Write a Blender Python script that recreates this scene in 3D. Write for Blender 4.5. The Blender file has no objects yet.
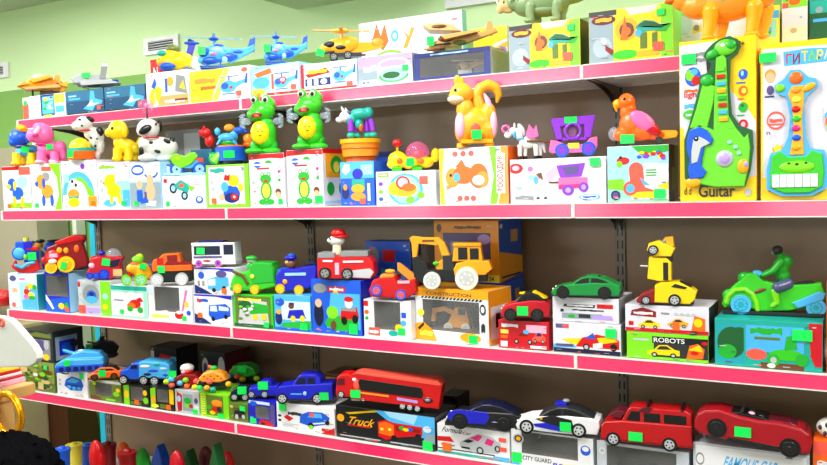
import bpy, bmesh, math, random
from mathutils import Vector, Matrix, Euler
sc = bpy.context.scene
COL = sc.collection
# ---------------------------------------------------------------- camera
F = 808.3; CX = 413.5; CY = 232.5
YAW, PIT, ROL = 0.5075, -0.0637, -0.0299
ZC = 1.45
_f = Vector((-math.sin(YAW)*math.cos(PIT), math.cos(YAW)*math.cos(PIT), math.sin(PIT)))
_r = Vector((math.cos(YAW), math.sin(YAW), 0)); _u = _r.cross(_f)
RGT = math.cos(ROL)*_r + math.sin(ROL)*_u
UPV = -math.sin(ROL)*_r + math.cos(ROL)*_u
FWD = _f
CAM = Vector((0, 0, ZC))
cd = bpy.data.cameras.new('camera'); cam = bpy.data.objects.new('camera', cd); COL.objects.link(cam)
cd.sensor_width = 36; cd.lens = F/827*36; cd.clip_start = .05
M3 = Matrix((RGT, UPV, -FWD)).transposed()
cam.matrix_world = Matrix.Translation(CAM) @ M3.to_4x4()
sc.camera = cam
def proj(P):
    d = Vector(P)-CAM; z = d.dot(FWD)
    return CX+F*d.dot(RGT)/z, CY-F*d.dot(UPV)/z, z
def wx(px, Y, Z):      # X of the point at image column px, on depth Y and height Z
    k = (px-CX)/F; a = RGT-k*FWD
    return -(a.y*Y+a.z*(Z-ZC))/a.x
def wz(py, X, Y):
    k = (CY-py)/F; a = UPV-k*FWD
    return ZC-(a.x*X+a.y*Y)/a.z
def ray(px, py, Y):
    d = FWD+RGT*((px-CX)/F)+UPV*((CY-py)/F)
    return CAM+d*(Y/d.y)
# ---------------------------------------------------------------- materials
def lin(c):
    c /= 255
    return c/12.92 if c <= .04045 else ((c+.055)/1.055)**2.4
PAL = dict(w='e9e9ee', off='dfe0da', cr='f4ecc0', k='0c0c0e', dg='2b2d30', gy='8d9092', lgy='c3c7ca', r='d00a12', sr='b80c14', met='0e8a3a', dr='8c0a12',
 crim='c80a24', o='ff6a10', lo='ff9a2a', y='ffd400', ly='fff048', gold='ffae10', amber='f7a414', g='1fae2e', tg='10e85a', lg='7fdc1c', dgn='175c2c',
 teal='16a89a', b='1458d8', lb='49b2f2', sky='9fd4f6', db='12206e', ind='1a1ec0', navy='0e1438', pk='f86cae', lpk='fbb6d2', mag='e0287e', pu='8b2fd0', lav='b79be8',
 br='6e4020', tan='d8a860', beige='cbb994', wood='b97a3e', coral='ff5a48', mint='9ae6c8', olive='6e7a34', skin='f2b68c', cyan='1fc4e8', jet='1b4a72', sil='b8bcc2', lime='b8f000', wine='5e0c20', grn2='35c41c', turq='1ea0b0')
MATS = {}
def mat(k, rough=.32, **kw):
    key = (k, rough, tuple(sorted(kw.items())))
    if key in MATS: return MATS[key]
    m = bpy.data.materials.new('plastic_'+k); m.use_nodes = True
    nt = m.node_tree; b = nt.nodes['Principled BSDF']
    h = PAL.get(k, k); rgb = [lin(int(h[i:i+2], 16)) for i in (0, 2, 4)]
    n = nt.nodes.new('ShaderNodeTexNoise'); n.inputs['Scale'].default_value = 35; n.inputs['Detail'].default_value = 3
    tc = nt.nodes.new('ShaderNodeTexCoord'); nt.links.new(tc.outputs['Object'], n.inputs['Vector'])
    r = nt.nodes.new('ShaderNodeMapRange'); r.inputs['To Min'].default_value = .94; r.inputs['To Max'].default_value = 1.04
    nt.links.new(n.outputs['Fac'], r.inputs['Value'])
    mx = nt.nodes.new('ShaderNodeVectorMath'); mx.operation = 'SCALE'; mx.inputs[0].default_value = rgb
    nt.links.new(r.outputs['Result'], mx.inputs['Scale']); nt.links.new(mx.outputs['Vector'], b.inputs['Base Color'])
    b.inputs['Roughness'].default_value = rough
    if kw.get('dull'): b.inputs['Specular IOR Level'].default_value = 0
    if kw.get('metal'): b.inputs['Metallic'].default_value = kw['metal']
    if kw.get('coat'): b.inputs['Coat Weight'].default_value = kw['coat']; b.inputs['Coat Roughness'].default_value = .12
    if kw.get('trans'): b.inputs['Transmission Weight'].default_value = kw['trans']; b.inputs['IOR'].default_value = 1.2
    if kw.get('alpha'): b.inputs['Alpha'].default_value = kw['alpha']
    MATS[key] = m
    return m
SPECIAL = dict(
 film=lambda: mat('lgy', .06, alpha=.1), clear=lambda: mat('ice', .05, alpha=.24), clearpk=lambda: mat('pk', .08, alpha=.32), fuzz=lambda: mat('k', .95, dull=1), cleary=lambda: mat('sky', .1, alpha=.55),
 chrome=lambda: mat('sil', .2, metal=.9), goldm=lambda: mat('gold', .25, metal=.8), card=lambda: mat('w', .5), cb=lambda: mat('5a4a3c', .7))
def getm(k): return SPECIAL[k]() if k in SPECIAL else mat(k)
# ---------------------------------------------------------------- mesh builder
class MB:
    def __init__(s): s.v = []; s.f = []; s.mi = []; s.sm = []; s.ks = []
    def add(s, vs, fs, col, smooth=False):
        o = len(s.v); s.v += [tuple(v) for v in vs]
        if col not in s.ks: s.ks.append(col)
        i = s.ks.index(col)
        for f in fs: s.f.append([a+o for a in f]); s.mi.append(i); s.sm.append(smooth)
    def bm(s, b, col, smooth=False):
        b.verts.index_update()
        s.add([v.co.copy() for v in b.verts], [[v.index for v in f.verts] for f in b.faces], col, smooth); b.free()
    def box(s, x0, y0, z0, x1, y1, z1, col, bev=0):
        b = bmesh.new(); bmesh.ops.create_cube(b, size=1)
        for v in b.verts: v.co = Vector(((x0+x1)/2+v.co.x*(x1-x0), (y0+y1)/2+v.co.y*(y1-y0), (z0+z1)/2+v.co.z*(z1-z0)))
        if bev: bmesh.ops.bevel(b, geom=list(b.edges), offset=bev, segments=2, profile=.6, affect='EDGES')
        s.bm(b, col, False)
    def ell(s, cx, cy, cz, rx, ry, rz, col, rot=None, nu=18, nv=11):
        vs = []; fs = []
        R = Euler(rot).to_matrix() if rot else None
        for j in range(nv+1):
            t = math.pi*j/nv
            for i in range(nu):
                p = 2*math.pi*i/nu
                v = Vector((rx*math.sin(t)*math.cos(p), ry*math.sin(t)*math.sin(p), rz*math.cos(t)))
                if R: v = R @ v
                vs.append((cx+v.x, cy+v.y, cz+v.z))
        for j in range(nv):
            for i in range(nu):
                a = j*nu+i; b = j*nu+(i+1) % nu
                if j == 0: fs.append([a, a+nu, b+nu])
                elif j == nv-1: fs.append([a, a+nu, b])
                else: fs.append([a, a+nu, b+nu, b])
        s.add(vs, fs, col, True)
    def cyl(s, p0, p1, r0, r1, col, n=16, smooth=True):
        p0 = Vector(p0); p1 = Vector(p1); d = (p1-p0).normalized()
        a = d.orthogonal().normalized(); b = d.cross(a)
        vs = []
        for p, r in ((p0, r0), (p1, r1)):
            for i in range(n):
                t = 2*math.pi*i/n; vs.append(p+a*r*math.cos(t)+b*r*math.sin(t))
        s.add(vs, [[i, (i+1) % n, n+(i+1) % n, n+i] for i in range(n)], col, smooth)
        s.add(vs[:n], [list(range(n))[::-1]], col); s.add(vs[n:], [list(range(n))], col)
    def tube(s, pts, r, col, n=10):
        rs = r if isinstance(r, (list, tuple)) else [r]*len(pts)
        for i in range(len(pts)-1): s.cyl(pts[i], pts[i+1], rs[i], rs[i+1], col, n)
        for p, q in zip(pts, rs): s.ell(p[0], p[1], p[2], q, q, q, col, nu=n, nv=6)
    def torus(s, c, R, r, col, axis='y', n=24, k=8):
        vs = []; fs = []
        for i in range(n):
            t = 2*math.pi*i/n
            for j in range(k):
                p = 2*math.pi*j/k; a = (R+r*math.cos(p)); q = (a*math.cos(t), r*math.sin(p), a*math.sin(t))
                if axis == 'z': q = (q[0], q[2], q[1])
                if axis == 'x': q = (q[1], q[0], q[2])
                vs.append((c[0]+q[0], c[1]+q[1], c[2]+q[2]))
        for i in range(n):
            for j in range(k): fs.append([i*k+j, i*k+(j+1) % k, ((i+1) % n)*k+(j+1) % k, ((i+1) % n)*k+j])
        s.add(vs, fs, col, True)
    def prof(s, pts, y0, y1, col, bev=0, smooth=False):
        b = bmesh.new(); A = [b.verts.new((p[0], y0, p[1])) for p in pts]; B = [b.verts.new((p[0], y1, p[1])) for p in pts]
        n = len(pts); fa = b.faces.new(A); fb = b.faces.new(B[::-1])
        for i in range(n): b.faces.new([A[(i+1) % n], A[i], B[i], B[(i+1) % n]])
        bmesh.ops.recalc_face_normals(b, faces=list(b.faces))
        if bev:
            ed = list(set(list(fa.edges)+list(fb.edges)))
            bmesh.ops.bevel(b, geom=ed, offset=bev, segments=3, profile=.5, affect='EDGES')
        bmesh.ops.triangulate(b, faces=[f for f in b.faces if len(f.verts) > 4])
        s.bm(b, col, smooth)
    def build(s, name, parent=None, scale=1, remesh=0):
        me = bpy.data.meshes.new(name)
        me.from_pydata([(v[0]*scale, v[1]*scale, v[2]*scale) for v in s.v], [], s.f)
        for k in s.ks: me.materials.append(getm(k))
        me.polygons.foreach_set('material_index', s.mi); me.polygons.foreach_set('use_smooth', s.sm)
        me.update()
        o = bpy.data.objects.new(name, me); COL.objects.link(o)
        if parent: o.parent = parent
        if remesh:
            m = o.modifiers.new('skin', 'REMESH'); m.mode = 'VOXEL'; m.voxel_size = remesh*scale; m.use_smooth_shade = True
            m = o.modifiers.new('soft', 'SMOOTH'); m.iterations = 4; m.factor = .5
        return o
def setp(o, label=None, cat=None, group=None, kind=None):
    for k, v in (('label', label), ('category', cat), ('group', group), ('kind', kind)):
        if v: o[k] = v
    return o
# ---------------------------------------------------------------- text
_tc = {}
def text_geo(s):
    if s in _tc: return _tc[s]
    cu = bpy.data.curves.new('t', 'FONT'); cu.body = s; cu.size = 1; cu.offset = .018
    o = bpy.data.objects.new('t', cu); COL.objects.link(o)
    dg = bpy.context.evaluated_depsgraph_get(); dg.update()
    me = o.evaluated_get(dg).to_mesh()
    vs = [(v.co.x, v.co.y) for v in me.vertices]; fs = [list(p.vertices) for p in me.polygons]
    o.evaluated_get(dg).to_mesh_clear(); bpy.data.objects.remove(o); bpy.data.curves.remove(cu)
    x0 = min(v[0] for v in vs); x1 = max(v[0] for v in vs); y0 = min(v[1] for v in vs); y1 = max(v[1] for v in vs)
    _tc[s] = ([((v[0]-x0)/(x1-x0), (v[1]-y0)/(y1-y0)) for v in vs], fs)
    return _tc[s]
# ---------------------------------------------------------------- printed art: list of tuples in a 0..100 frame
def rect(c, x0, y0, x1, y1): return ('p', c, [(x0, y0), (x1, y0), (x1, y1), (x0, y1)])
def oval(c, x, y, rx, ry, n=16, a0=0, rot=0):
    ca, sa = math.cos(rot), math.sin(rot)
    return ('p', c, [(x+rx*math.cos(2*math.pi*i/n)*ca-ry*math.sin(2*math.pi*i/n)*sa, y+rx*math.cos(2*math.pi*i/n)*sa+ry*math.sin(2*math.pi*i/n)*ca) for i in range(n)])
def poly(c, *p): return ('p', c, [(p[i], p[i+1]) for i in range(0, len(p), 2)])
READ = {'N', 'light', '3+', 'Guitar', 'И', 'Г', 'Т', 'А', 'Р', 'ЗООСАДИК', 'CONSTRUCTION', '1 : 24', 'ROBOTS', 'Formula', 'CITY GUARD', 'RC', 'FAMOUS CAR', 'd d', 'n', 'Car', 'S'}
def text(c, s, x, y, w, h, slant=0, rot=0):
    if s in READ or (s == 'Truck' and c == 'gold'): return ('t', c, s, x, y, w, h, slant, rot)
    # too blurred to read in the photo: a row of uneven strokes
    R = random.Random(s); n = max(3, int(len(s)*1.3)); P = []; st = w/n
    for i in range(n):
        a = h*R.uniform(0, .25); b = h*R.uniform(.7, 1); P.append((x+i*st, y+(a if i % 2 else b if R.random() < .4 else a)))
    top = [(x+i*st*1., y+h*R.uniform(.7, 1)) for i in range(n+1)]; bot = [(x+i*st, y+h*R.uniform(0, .3)) for i in range(n+1)]
    return ('q', c, top+bot[::-1])
def arc(c, x, y, rx, ry, th, a0, a1, n=14):
    P = []
    for i in range(n+1):
        a = math.radians(a0+(a1-a0)*i/n); P.append((x+rx*math.cos(a), y+ry*math.sin(a)))
    for i in range(n, -1, -1):
        a = math.radians(a0+(a1-a0)*i/n); P.append((x+(rx-th)*math.cos(a), y+(ry-th)*math.sin(a)))
    return ('q', c, P)
def dots(cols, n, x0, y0, x1, y1, r0, r1, seed, asp=1):
    R = random.Random(seed); L = []
    for i in range(n):
        r = R.uniform(r0, r1)
        L.append(oval(R.choice(cols), R.uniform(x0+r, x1-r), R.uniform(y0+r*asp, y1-r*asp), r, r*asp*R.uniform(.6, 1), 7))
    return L
def lines(c, x0, y0, x1, y1, n, th=None):
    L = []; st = (y1-y0)/n; R = random.Random(int(x0*7+y0))
    for i in range(n): L.append(rect(c, x0, y0+i*st, x0+(x1-x0)*R.uniform(.6, 1), y0+i*st+(th or st*.45)))
    return L
def a_car(c, x0, y0, w, h, win='dg', flip=False):
    def q(u, v): return (x0+w*(1-u if flip else u), y0+h*v)
    b = [(0, .2), (0, .45), (.2, .58), (.36, .95), (.62, 1), (.85, .66), (1, .6), (1, .2)]
    return [('p', c, [q(*p) for p in b]), ('p', win, [q(*p) for p in [(.28, .6), (.4, .88), (.6, .9), (.76, .64)]]),
            oval('k', q(.22, .2)[0], q(0, .2)[1], w*.1, h*.2, 12), oval('k', q(.8, .2)[0], q(0, .2)[1], w*.1, h*.2, 12),
            oval('sil', q(.22, .2)[0], q(0, .2)[1], w*.055, h*.11, 10), oval('sil', q(.8, .2)[0], q(0, .2)[1], w*.055, h*.11, 10)]
def a_dog(c, x0, y0, w, h, c2=None):
    c2 = c2 or c
    def q(u, v): return (x0+w*u, y0+h*v)
    L = [oval(c, *q(.6, .42), w*.3, h*.24), oval(c2, *q(.4, .12), w*.09, h*.2), oval(c2, *q(.82, .12), w*.09, h*.2),
         oval(c, *q(.3, .75), w*.24, h*.24), oval(c2, *q(.12, .68), w*.12, h*.09), oval(c2, *q(.45, .7), w*.08, h*.18), oval('k', *q(.25, .82), w*.03, h*.04, 8), oval('k', *q(.03, .7), w*.03, h*.03, 8)]
    return L
def a_frog(x0, y0, w, h):
    def q(u, v): return (x0+w*u, y0+h*v)
    return [oval('g', *q(.5, .42), w*.3, h*.28), oval('ly', *q(.5, .42), w*.2, h*.22), oval('g', *q(.3, .08), w*.22, h*.09), oval('g', *q(.7, .08), w*.22, h*.09),
            oval('g', *q(.5, .78), w*.3, h*.14), oval('g', *q(.33, .92), w*.1, h*.08), oval('g', *q(.67, .92), w*.1, h*.08), oval('w', *q(.33, .93), w*.05, h*.04, 8), oval('w', *q(.67, .93), w*.05, h*.04, 8),
            oval('r', *q(.5, .72), w*.13, h*.035), poly('lgy', *q(.2, .6), *q(-.08, .7), *q(0, .5)), poly('lgy', *q(.8, .6), *q(1.08, .7), *q(1, .5))]
def a_heli(c, c2, x0, y0, w, h):
    def q(u, v): return (x0+w*u, y0+h*v)
    return [oval(c, *q(.32, .4), w*.3, h*.3), poly(c, *q(.45, .55), *q(.98, .72), *q(1, .6), *q(.5, .25)), poly(c2, *q(.9, .5), *q(.96, .98), *q(1.02, .98), *q(1, .5)),
            oval(c2, *q(.2, .45), w*.13, h*.16), rect(c2, *q(.05, .88), *q(.7, .92)), rect(c2, *q(.33, .7), *q(.38, .9)), rect(c2, *q(.1, .02), *q(.6, .07)), oval('r', *q(.42, .35), w*.06, h*.07, 10)]
EPS = 7e-5
def draw(m, art, x0, x1, z0, z1, y, sgn=-1):
    """print the art on a face: u runs x0..x1, v runs z0..z1, at depth y; each layer of ink lies over the last"""
    for i, a in enumerate(art):
        yy = y+sgn*EPS*(i+1)
        T = lambda p: (x0+(x1-x0)*p[0]/100, yy, z0+(z1-z0)*p[1]/100)
        if a[0] == 'p':
            pts = [(min(100, max(0, p[0])), min(100, max(0, p[1]))) for p in a[2]]
            ar = sum(pts[j][0]*pts[(j+1) % len(pts)][1]-pts[(j+1) % len(pts)][0]*pts[j][1] for j in range(len(pts)))
            if abs(ar) < 1e-3: continue
            if ar < 0: pts = pts[::-1]
            m.add([T(p) for p in pts], [list(range(len(pts)))], a[1])
        elif a[0] == 'q':
            P = a[2]; n = len(P)//2
            m.add([T((min(100, max(0, p[0])), min(100, max(0, p[1])))) for p in P], [[j, j+1, 2*n-2-j, 2*n-1-j] for j in range(n-1)], a[1])
        else:
            vs, fs = text_geo(a[2]); _, c, s, X, Y, W, H, sl, rot = a
            out = []
            for u, v in vs:
                px = W*u+sl*v*H; py = H*v
                if rot == 90: px, py = -H*v, W*u
                out.append(T((X+px, Y+py)))
            m.add(out, fs, c)
# ---------------------------------------------------------------- shelves and where they stand
Z1 = 1.7248; ZA = 1.804; DEPTH = .3898; BACK = Z1+DEPTH
SH = {'A': ZC+.2496, 'B': ZC-.0599, 'C': ZC-.3969, 'D': ZC-.6722, 'E': .45}
FRONT = {'A': ZA, 'B': Z1, 'C': Z1, 'D': Z1, 'E': Z1}
TOPS = {}
def sticker(parent, x, y, z, w, h, col='tg', name='price_sticker', tilt=0):
    m = MB(); c, s_ = math.cos(tilt), math.sin(tilt)
    pts = [(-w/2, -h/2), (w/2, -h/2), (w/2, h/2), (-w/2, h/2)]
    m.prof([(p[0]*c-p[1]*s_, p[0]*s_+p[1]*c) for p in pts], -.0006, .0006, col)
    o = m.build(name, parent); o.location = (x, y, z)
    return o
def crate(name, label, px0, px1, ytop, shelf, depth=.13, inset=.012, body='w', art=(), side=None, sart=(), tags=(), win=None, win_in=None, base=None, rot=0, group=None, cat='toy box', top=None, lean=0):
    """a printed carton: pixel columns of its front's lower corners and the row of its top left corner give its size where it stands"""
    Y = FRONT[shelf]+inset; Z = base if base is not None else SH[shelf]+.001
    X0 = wx(px0, Y, Z)+.0008; X1 = wx(px1, Y, Z)-.0008; H = wz(ytop, X0, Y)-Z
    W = X1-X0; m = MB(); side = side or body
    if H > .03 and win is None and name != 'guitar_box':      # small print
        R = random.Random(label); art = list(art)
        for i in range(9):
            u = R.choice([R.uniform(3, 16), R.uniform(70, 92), R.uniform(20, 80)]); v = R.choice([R.uniform(3, 10), R.uniform(88, 95), R.uniform(15, 80)]) if not 20 < u < 80 else R.uniform(2.5, 6)
            art.append(rect(R.choice(['gy', 'sil', 'lgy', 'plum', 'coral', 'steel']), u, v, u+R.uniform(3, 9), v+R.uniform(1, 2.4)))
    b0 = -W/2; b1 = W/2
    if win is None:
        m.box(b0, 0, 0, b1, depth, H, body, bev=.0012)
        draw(m, art, b0+.0008, b1-.0008, .0008, H-.0008, 0)
    else:
        u0, v0, u1, v1 = win; wx0 = b0+W*u0/100; wx1 = b0+W*u1/100; wz0 = H*v0/100; wz1 = H*v1/100; t = .0015
        m.box(b0, 0, 0, b1, depth, wz0, body); m.box(b0, 0, wz1, b1, depth, H, body)
        m.box(b0, 0, wz0, wx0, depth, wz1, body); m.box(wx1, 0, wz0, b1, depth, wz1, body)
        m.box(wx0, depth-.002, wz0, wx1, depth, wz1, 'cb')
        e1 = .0006
        m.box(wx0, .002, wz0, wx0+e1, depth-.002, wz1, 'cb'); m.box(wx1-e1, .002, wz0, wx1, depth-.002, wz1, 'cb')
        m.box(wx0+e1, .002, wz0, wx1-e1, depth-.002, wz0+e1, 'cb'); m.box(wx0+e1, .002, wz1-e1, wx1-e1, depth-.002, wz1, 'cb')
        draw(m, art, b0, b1, 0, H, 0)
    if side != body:
        m.add([(b1+EPS, .0008, .0008), (b1+EPS, depth-.0008, .0008), (b1+EPS, depth-.0008, H-.0008), (b1+EPS, .0008, H-.0008)], [[0, 1, 2, 3]], side)
    if sart:
        n = MB(); draw(n, sart, 0, depth, 0, H, 0)
        for (x, y, z) in list(n.v): pass
        n.v = [(b1+EPS*2-y, x, z) for (x, y, z) in n.v]
        o = len(m.v); m.v += n.v
        for f, i_, s_ in zip(n.f, n.mi, n.sm):
            k = n.ks[i_]
            if k not in m.ks: m.ks.append(k)
            m.f.append([a+o for a in f]); m.mi.append(m.ks.index(k)); m.sm.append(s_)
    if top:
        m.add([(b0, 0, H+EPS), (b1, 0, H+EPS), (b1, depth, H+EPS), (b0, depth, H+EPS)], [[0, 1, 2, 3]], top)
    o = m.build(name)
    o.location = ((X0+X1)/2, Y, Z); o.rotation_euler.z = rot
    setp(o, label, cat, group)
    if win is not None:
        w = MB(); w.box(wx0, .0008, wz0, wx1, .0014, wz1, 'film'); w.build('clear_window', o)
        if win_in: win_in(o, (wx0+wx1)/2, depth/2, wz0, wx1-wx0, wz1-wz0)
    for tg in tags:
        u, v = tg[0], tg[1]; c = tg[2] if len(tg) > 2 else 'tg'
        ww = tg[3] if len(tg) > 3 else .017; hh = tg[4] if len(tg) > 4 else .014
        sticker(o, b0+W*u/100, -.0075, H*v/100, ww, hh, c)
        # the sticker is pressed flat on the carton
        o.children[-1].location.y = -EPS*(len(art)+6)-.0004
    o['_'] = 0; del o['_']
    TOPS[name+str(px0)] = Z+H
    o2 = dict(o=o, top=Z+H, Y=Y, d=depth, x0=X0, x1=X1)
    return o2
# ---------------------------------------------------------------- toys drawn in photo units: px, py and a depth y (toward the back +)
class Toy:
    def __init__(s, name, label, cat, px0, px1, pb, on, g=1.0, dy=None, group=None, z=None, ks=1.0, kz=None):
        if isinstance(on, dict):
            Z = on['top']+.0006; Y = on['Y']+on['d']*.5
            if Z > ZC+.2 and on['d'] > .1: Y = on['Y']+.24*on['d']
            if pb is not None and Z < ZC-.12:      # how far back it stands follows from the row of its foot
                lo, hi = on['Y'], on['Y']+on['d']; xm = (px0+px1)/2
                best = min((abs(proj((wx(xm, lo+(hi-lo)*k/40, Z), lo+(hi-lo)*k/40, Z))[1]-pb), k) for k in range(41))[1]
                Y = min(max(lo+(hi-lo)*best/40+.012, lo+.016), hi-.03)
        else: Z = on[0]; Y = on[1]
        if dy is not None: Y += dy
        if z is not None: Z = z
        s.pc = (px0+px1)/2
        X = wx(s.pc, Y, Z); s.pb = pb if pb is not None else proj((X, Y, Z))[1]; al = math.atan2(X, Y); th = -al*g
        _, _, zz = proj((X, Y, Z)); s.s = zz/F*ks
        a = proj((X-.005*math.cos(th), Y-.005*math.sin(th), Z))[0]; b = proj((X+.005*math.cos(th), Y+.005*math.sin(th), Z))[0]
        s.kx = .01/(b-a)/s.s*ks
        s.kz = kz or (1 if Z > ZC-.12 else .95 if Z > ZC-.42 else .87)      # seen from above, the roof's far edge adds to the height read off the photo
        e = bpy.data.objects.new(name, None); e.empty_display_size = .02; COL.objects.link(e)
        e.location = (X, Y, Z); e.rotation_euler.z = th; s.root = e; s.m = None; s.nm = None; s.last = None
        setp(e, label, cat, group)
    def P(s, px, py, y=0): return ((px-s.pc)*s.kx, y, (s.pb-py)*s.kz)
    def part(s, name, label=None, remesh=0):
        s.flush(); s.m = MB(); s.nm = (name, label, s.root, remesh); return s
    def sub(s, name, label=None):
        s.flush(); s.m = MB(); s.nm = (name, label, s.last, 0); s.issub = True; return s
    def flush(s):
        if s.m and s.m.v:
            o = s.m.build(s.nm[0], s.nm[2], s.s, s.nm[3])
            if s.nm[1]: o['label'] = s.nm[1]
            if s.nm[2] is s.root: s.last = o
        s.m = None
    def ell(s, px, py, rx, rz, ry, col, y=0, rot=0, ry_=0):
        c = s.P(px, py, y); s.m.ell(c[0], c[1], c[2], rx*s.kx, ry, rz*s.kz, col, (0, math.radians(rot), 0) if rot else None); return s
    def box(s, x0, y0, x1, y1, ya, yb, col, bev=.4):
        a = s.P(x0, y1, ya); b = s.P(x1, y0, yb); s.m.box(a[0], ya, a[2], b[0], yb, b[2], col, bev); return s
    def prof(s, pts, ya, yb, col, bev=.5, smooth=False):
        s.m.prof([(s.P(p[0], p[1])[0], s.P(p[0], p[1])[2]) for p in pts], ya, yb, col, bev, smooth); return s
    def tube(s, pts, r, col): s.m.tube([s.P(*p) for p in pts], r, col); return s
    def cyl(s, p0, p1, r0, r1, col, n=16): s.m.cyl(s.P(*p0), s.P(*p1), r0, r1, col, n); return s
    def ring(s, px, py, R, r, col, y=0, axis='y'): s.m.torus(s.P(px, py, y), R, r, col, axis); return s
    def eyes(s, pts, r, y, col='k'):
        s.part('eye')
        for p in pts: s.ell(p[0], p[1], r, r, r*.6, col, y)
        return s
    def wheel(s, px, py, r, y, w, tire='k', rim='sil', spokes=5):
        s.part('wheel'); c = ((px-s.pc)*s.kx, y, s.pb-py); m = s.m; sg = -1 if y < 0 else 1
        m.cyl((c[0], y-w/2, c[2]), (c[0], y+w/2, c[2]), r, r, tire, 20)
        m.cyl((c[0], y+sg*w*.5, c[2]), (c[0], y+sg*(w*.5+.15), c[2]), r*.68, r*.66, rim, 18)
        if spokes:
            for i in range(spokes):
                a = 2*math.pi*i/spokes+.3; q = a+math.pi/spokes
                m.cyl((c[0]+r*.42*math.cos(q), y+sg*(w*.5+.1), c[2]+r*.42*math.sin(q)), (c[0]+r*.42*math.cos(q), y+sg*(w*.5+.22), c[2]+r*.42*math.sin(q)), r*.14, r*.14, tire if tire != rim else 'gy', 6)
        m.cyl((c[0], y+sg*w*.5, c[2]), (c[0], y+sg*(w*.5+.35), c[2]), r*.16, r*.12, rim, 8)
        return s
    def wheels(s, pts, r, hw, w=None, tire='k', rim='sil', spokes=5):
        for p in pts:
            for sg in (-1, 1): s.wheel(p[0], p[1], r, sg*hw, w or r*.7, tire, rim, spokes)
        return s
    def tag(s, px, py, w, h, y, col='tg', tilt=0):
        s.flush(); c = s.P(px, py, y)
        sticker(s.root, c[0]*s.s, c[1]*s.s, c[2]*s.s, w*s.s*s.kx, h*s.s, col, tilt=math.radians(tilt)); return s
    def end(s): s.flush(); return s
# ---------------------------------------------------------------- setting
def wallmat(name, c1, c2, zsplit=None, rough=.6):
    m = bpy.data.materials.new(name); m.use_nodes = True; nt = m.node_tree; b = nt.nodes['Principled BSDF']; b.inputs['Roughness'].default_value = rough
    tc = nt.nodes.new('ShaderNodeTexCoord'); n = nt.nodes.new('ShaderNodeTexNoise'); n.inputs['Scale'].default_value = 3; n.inputs['Detail'].default_value = 6
    nt.links.new(tc.outputs['Object'], n.inputs['Vector'])
    C = [[lin(int(h[i:i+2], 16)) for i in (0, 2, 4)]+[1] for h in (c1, c2)]
    if zsplit is not None:
        sp = nt.nodes.new('ShaderNodeSeparateXYZ'); nt.links.new(tc.outputs['Object'], sp.inputs[0])
        g = nt.nodes.new('ShaderNodeMath'); g.operation = 'GREATER_THAN'; g.inputs[1].default_value = zsplit; nt.links.new(sp.outputs['Z'], g.inputs[0])
        mx = nt.nodes.new('ShaderNodeMix'); mx.data_type = 'RGBA'; mx.inputs[6].default_value = C[1]; mx.inputs[7].default_value = C[0]; nt.links.new(g.outputs[0], mx.inputs[0])
        nt.links.new(mx.outputs[2], b.inputs['Base Color'])
    else:
        mx = nt.nodes.new('ShaderNodeMix'); mx.data_type = 'RGBA'; mx.inputs[6].default_value = C[0]; mx.inputs[7].default_value = C[1]; nt.links.new(n.outputs['Fac'], mx.inputs[0])
        nt.links.new(mx.outputs[2], b.inputs['Base Color'])
    bp = nt.nodes.new('ShaderNodeBump'); bp.inputs['Strength'].default_value = .05; nt.links.new(n.outputs['Fac'], bp.inputs['Height']); nt.links.new(bp.outputs[0], b.inputs['Normal'])
    return m
YW = 2.6
def struct(name, m, material=None, parent=None):
    o = m.build(name, parent)
    if material: o.data.materials.clear(); o.data.materials.append(material)
    o['kind'] = 'structure'; return o
P = ray(0, 13, YW); CEIL = P.z
BANDZ = ray(76, 82.3, YW).z
m = MB(); m.box(-7, YW, 0, 4, YW+.1, CEIL, 'w'); struct('wall_back', m, wallmat('wall_paint', 'd6f4ba', '7fb054', BANDZ))
m = MB(); m.box(-7, -4.5, -.05, 4, YW+.1, 0, 'w'); struct('floor', m, wallmat('floor_tile', '7c7468', '6c6458', None, .35))
m = MB(); m.box(-7, -4.5, CEIL, 4, YW+.1, CEIL+.05, 'w'); struct('ceiling', m, wallmat('ceiling_paint', 'd3dccb', 'c9d4c2'))
m = MB(); m.box(-7.1, -4.5, 0, -7, YW, CEIL, 'w'); struct('wall_left', m, wallmat('wall_paint_left', 'd8edc0', 'c8e4ac'))
# lowered beam under the ceiling
pa = ray(297, 9.6, YW)
zb = pa.z
xb0 = pa.x; xb1 = wx(338, YW-.5, zb)
m = MB(); m.box(xb0, YW-.5, zb, xb1+.12, YW, CEIL, 'w'); struct('trim_1', m, wallmat('beam_paint', 'e4f2d8', 'deedd2'))
# cupboard-like beige partition seen past the left end of the shelving
def backslab(name, px0, px1, ytop, ybot, Y, d, matl, label=None, cat=None, kind=None):
    a = ray(px1, ytop, Y); x0 = ray(px0, ytop, Y).x; z1 = a.z; z0 = 0 if ybot is None else ray(px1, ybot, Y).z
    m = MB(); m.box(x0, Y, z0, a.x, Y+d, z1, matl); o = m.build(name)
    if kind: o['kind'] = kind
    setp(o, label, cat); return o
PAL['partit'] = 'a9a48c'; PAL['cocoa'] = '4a2410'
backslab('cupboard', -260, 32, 146, None, 2.42, .17, 'partit', 'tall beige cupboard standing against the green wall past the shelf end', 'cupboard')
o = backslab('trim_2', 31.5, 36, 136, None, 2.5, .09, 'off', kind='structure')
o = backslab('trim_3', 68, 72, 150, None, 2.54, .05, 'off', kind='structure')
backslab('cupboard', 36.5, 67, 402, None, 2.32, .15, 'cocoa', 'low dark brown cupboard behind the shelving, under the lowest pink shelf', 'cupboard')
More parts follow.
